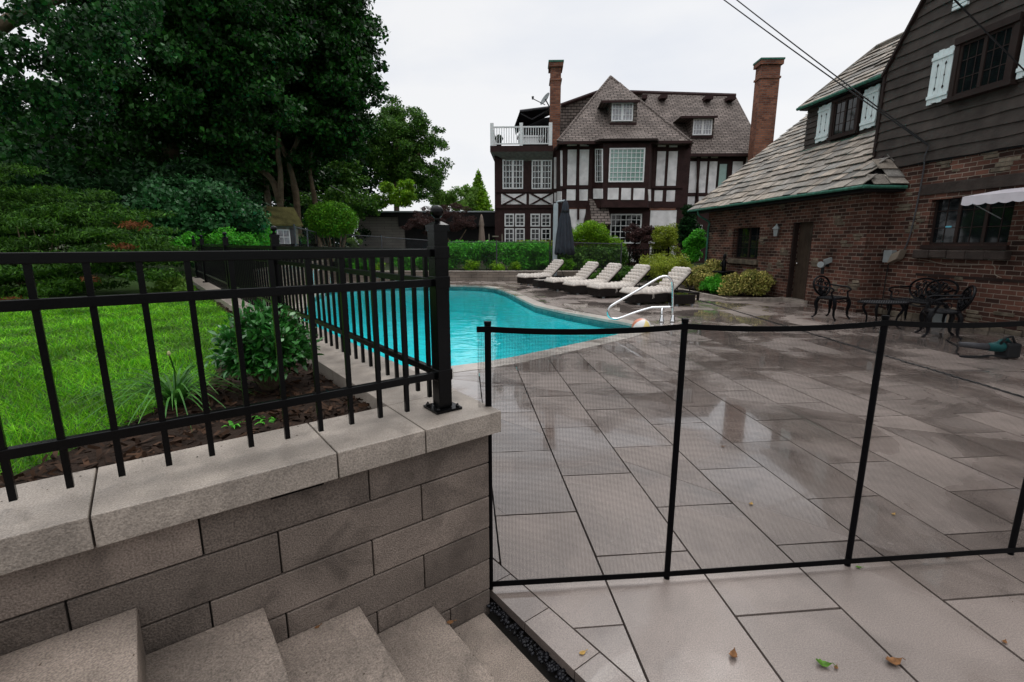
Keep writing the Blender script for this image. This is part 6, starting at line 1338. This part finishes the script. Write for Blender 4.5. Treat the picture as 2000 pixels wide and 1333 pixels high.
# bird bath with figure
c = PF(8.15, 14.75, 0); o = empty('bird_bath', c, 0, 'dark metal bird bath with a small figure, between the shrubs under the small window', 'bird bath')
m = MB(); m.lathe(c, [(.18, 0), (.15, .06), (.05, .12), (.05, .5), (.08, .56), (.3, .6), (.34, .66), (.31, .67), (.05, .63)], 20); m.build('basin', M['iron'], o, smooth=True, uv=False)
m = MB(); m.lathe(c, [(.07, .62), (.06, .75), (.075, .9), (.05, 1.0), (.03, 1.04), (.055, 1.1), (.05, 1.16), (.015, 1.2)], 14); m.tube([c + Vector((-.05, 0, .97)), c + Vector((-.14, -.05, .85)), c + Vector((-.06, -.08, .8))], .02, 6); m.tube([c + Vector((.05, 0, .97)), c + Vector((.13, -.04, .88))], .02, 6); m.build('figure', M['iron'], o, smooth=True, uv=False)
# =================================================================== FENCES BEHIND
def chainlink(pts, label, step=.085, r=.0018, posts=True, dense=1):
    o = empty('chain_link_fence', pts[0][0], 0, label, 'fence'); m = MB(); pm = []
    for (a, ha), (b, hb) in zip(pts[:-1], pts[1:]):
        a, b = Vector(a), Vector(b); L_ = (b - a).length; n = int(L_ / step); d = (b - a).normalized(); nr = Vector((-d.y, d.x, 0)) * .004
        def pt(s, t_): p = a.lerp(b, s / L_); return p + Vector((0, 0, (ha + (hb - ha) * s / L_) * t_))
        H_ = (ha + hb) / 2; k = int(H_ / step)
        for i in range(-k, n):
            for sg in (1, -1):
                s0_, s1_ = i * step, i * step + H_; t0_, t1_ = (0, 1)
                if s0_ < 0: t0_ = -s0_ / H_; s0_ = 0
                if s1_ > L_: t1_ = 1 - (s1_ - L_) / H_; s1_ = L_
                if t1_ <= t0_: continue
                p, q = (pt(s0_, t0_), pt(s1_, t1_)) if sg > 0 else (pt(s0_, 1 - t0_), pt(s1_, 1 - t1_)); m.v += [tuple(v) for v in (p - Vector((0, 0, r * 1.4)), q - Vector((0, 0, r * 1.4)), q + Vector((0, 0, r * 1.4)), p + Vector((0, 0, r * 1.4)))]; c_ = len(m.v); m.f.append((c_ - 4, c_ - 3, c_ - 2, c_ - 1))
        pm.append((a, ha, b, hb, L_))
    m.build('wire_netting', M['greyp'], o, uv=False)
    for a, ha, b, hb, L_ in pm:
        n = max(1, round(L_ / 2.6)); mm = MB(); mm.tube([a + Vector((0, 0, ha)), b + Vector((0, 0, hb))], .02, 6); mm.build('top_rail', M['greyp'], o, uv=False)
        for i in range(n + 1): p = a.lerp(b, i / n); h = ha + (hb - ha) * i / n; mm = MB(); mm.tube([p, p + Vector((0, 0, h + .08))], .028, 8); mm.build('post', M['greyp'], o, uv=False)
    return o
chainlink([(Vector((-2.9, 20.75, .36)), 1.22), (Vector((1.6, 20.75, .36)), 1.22), (Vector((4.6, 20.7, .3)), 1.2)], 'chain link fence on the far wall in front of the bright green hedge')
chainlink([(Vector((-6.4, 14.6, .8)), 1.2), (Vector((-7.7, 19.5, .7)), 1.25), (Vector((-2.9, 20.8, .36)), 1.25)][:2] + [(Vector((-2.95, 20.8, .36)), 1.25)], 'chain link fence rising to the left in front of the shed and topiary')
gt = empty('iron_gate', (4.75, 20.2, 0), 0, 'black iron picket gate between the chain link fence and the wing corner', 'gate'); m = MB()
for i in range(13): x = 4.95 + i * .115; m.box(x - .011, x + .011, 20.19, 20.21, .06, 1.3)
m.build('pickets', M['black'], gt, uv=False); m = MB(); [m.box(4.85, 6.4, 20.18, 20.22, z_, z_ + .04) for z_ in (.16, 1.0, 1.24)]; m.build('rail', M['black'], gt, uv=False)
for x in (4.83, 6.42): m = MB(); m.box(x - .03, x + .03, 20.17, 20.23, 0, 1.4); m.build('post', M['black'], gt, uv=False)
# utility pole and its wires
q = P3(528, 405, 23); q.z = .8; tp_ = P3(507, 258, 23); o = empty('utility_pole', q, 0, 'leaning weathered wooden utility pole left of the pale maple trunks', 'pole'); m = MB(); m.tube([q, q.lerp(tp_, .5), tp_], [.15, .13, .1], 10); m.build('pole', M['wood'], o, smooth=True, uv=False)
m = MB(); m.tube([tp_ + Vector((-.15, -.12, -.3)), tp_ + Vector((.15, -.12, -.32))], .04, 6); m.build('bracket', M['greyp'], o, uv=False)
def wire2(a, b, sag, r, lb):
    m = MB(); m.tube([a.lerp(b, k / 20) - Vector((0, 0, sag * 4 * (k / 20) * (1 - k / 20))) for k in range(21)], r, 4); tag(m.build('overhead_wire', M['greyp'], uv=False), lb, 'wire', 'wires from the wooden pole')
wire2(P3(510, 280, 22.8), P3(720, 398, 27), .2, .016, 'upper wire running from the wooden pole down to the low building'); wire2(P3(512, 330, 22.8), P3(700, 420, 26.5), .2, .016, 'lower wire running from the wooden pole behind the trunks')

# small debris: bark crumbs and grit lying on the cap stones and steps
V = []
def crumb(p, sz):
    a = rng.normal(size=3) * [1, 1, .2]; a /= np.linalg.norm(a); b = np.cross(a, [0, 0, 1.]) ; b /= np.linalg.norm(b); p = np.array(tuple(p)) + [0, 0, .0015]
    V.extend([p - a * sz, p + b * sz * .4 + [0, 0, sz * .3], p + a * sz, p - b * sz * .4])
for _ in range(70): crumb(AB(-rng.uniform(.05, 3), .338 - abs(rng.normal(0, .07)), .867), rng.uniform(.0015, .005))
for k in range(6):
    for _ in range(22): crumb(AB(rng.uniform(ex[k + 1], ex[k]), -abs(rng.normal(0, .25)) + .03, tz[k] + .001), rng.uniform(.0012, .004))
for _ in range(160): q = PF(rng.uniform(.2, 4), rng.uniform(1.2, 4.5)); crumb((q.x, q.y, .002), rng.uniform(.001, .0035))
tag(fast_mesh('grit', np.array(V), 4, M['chip']), 'dark crumbs of bark and grit scattered on the stone caps, steps and pavers', 'grit', kind='stuff')
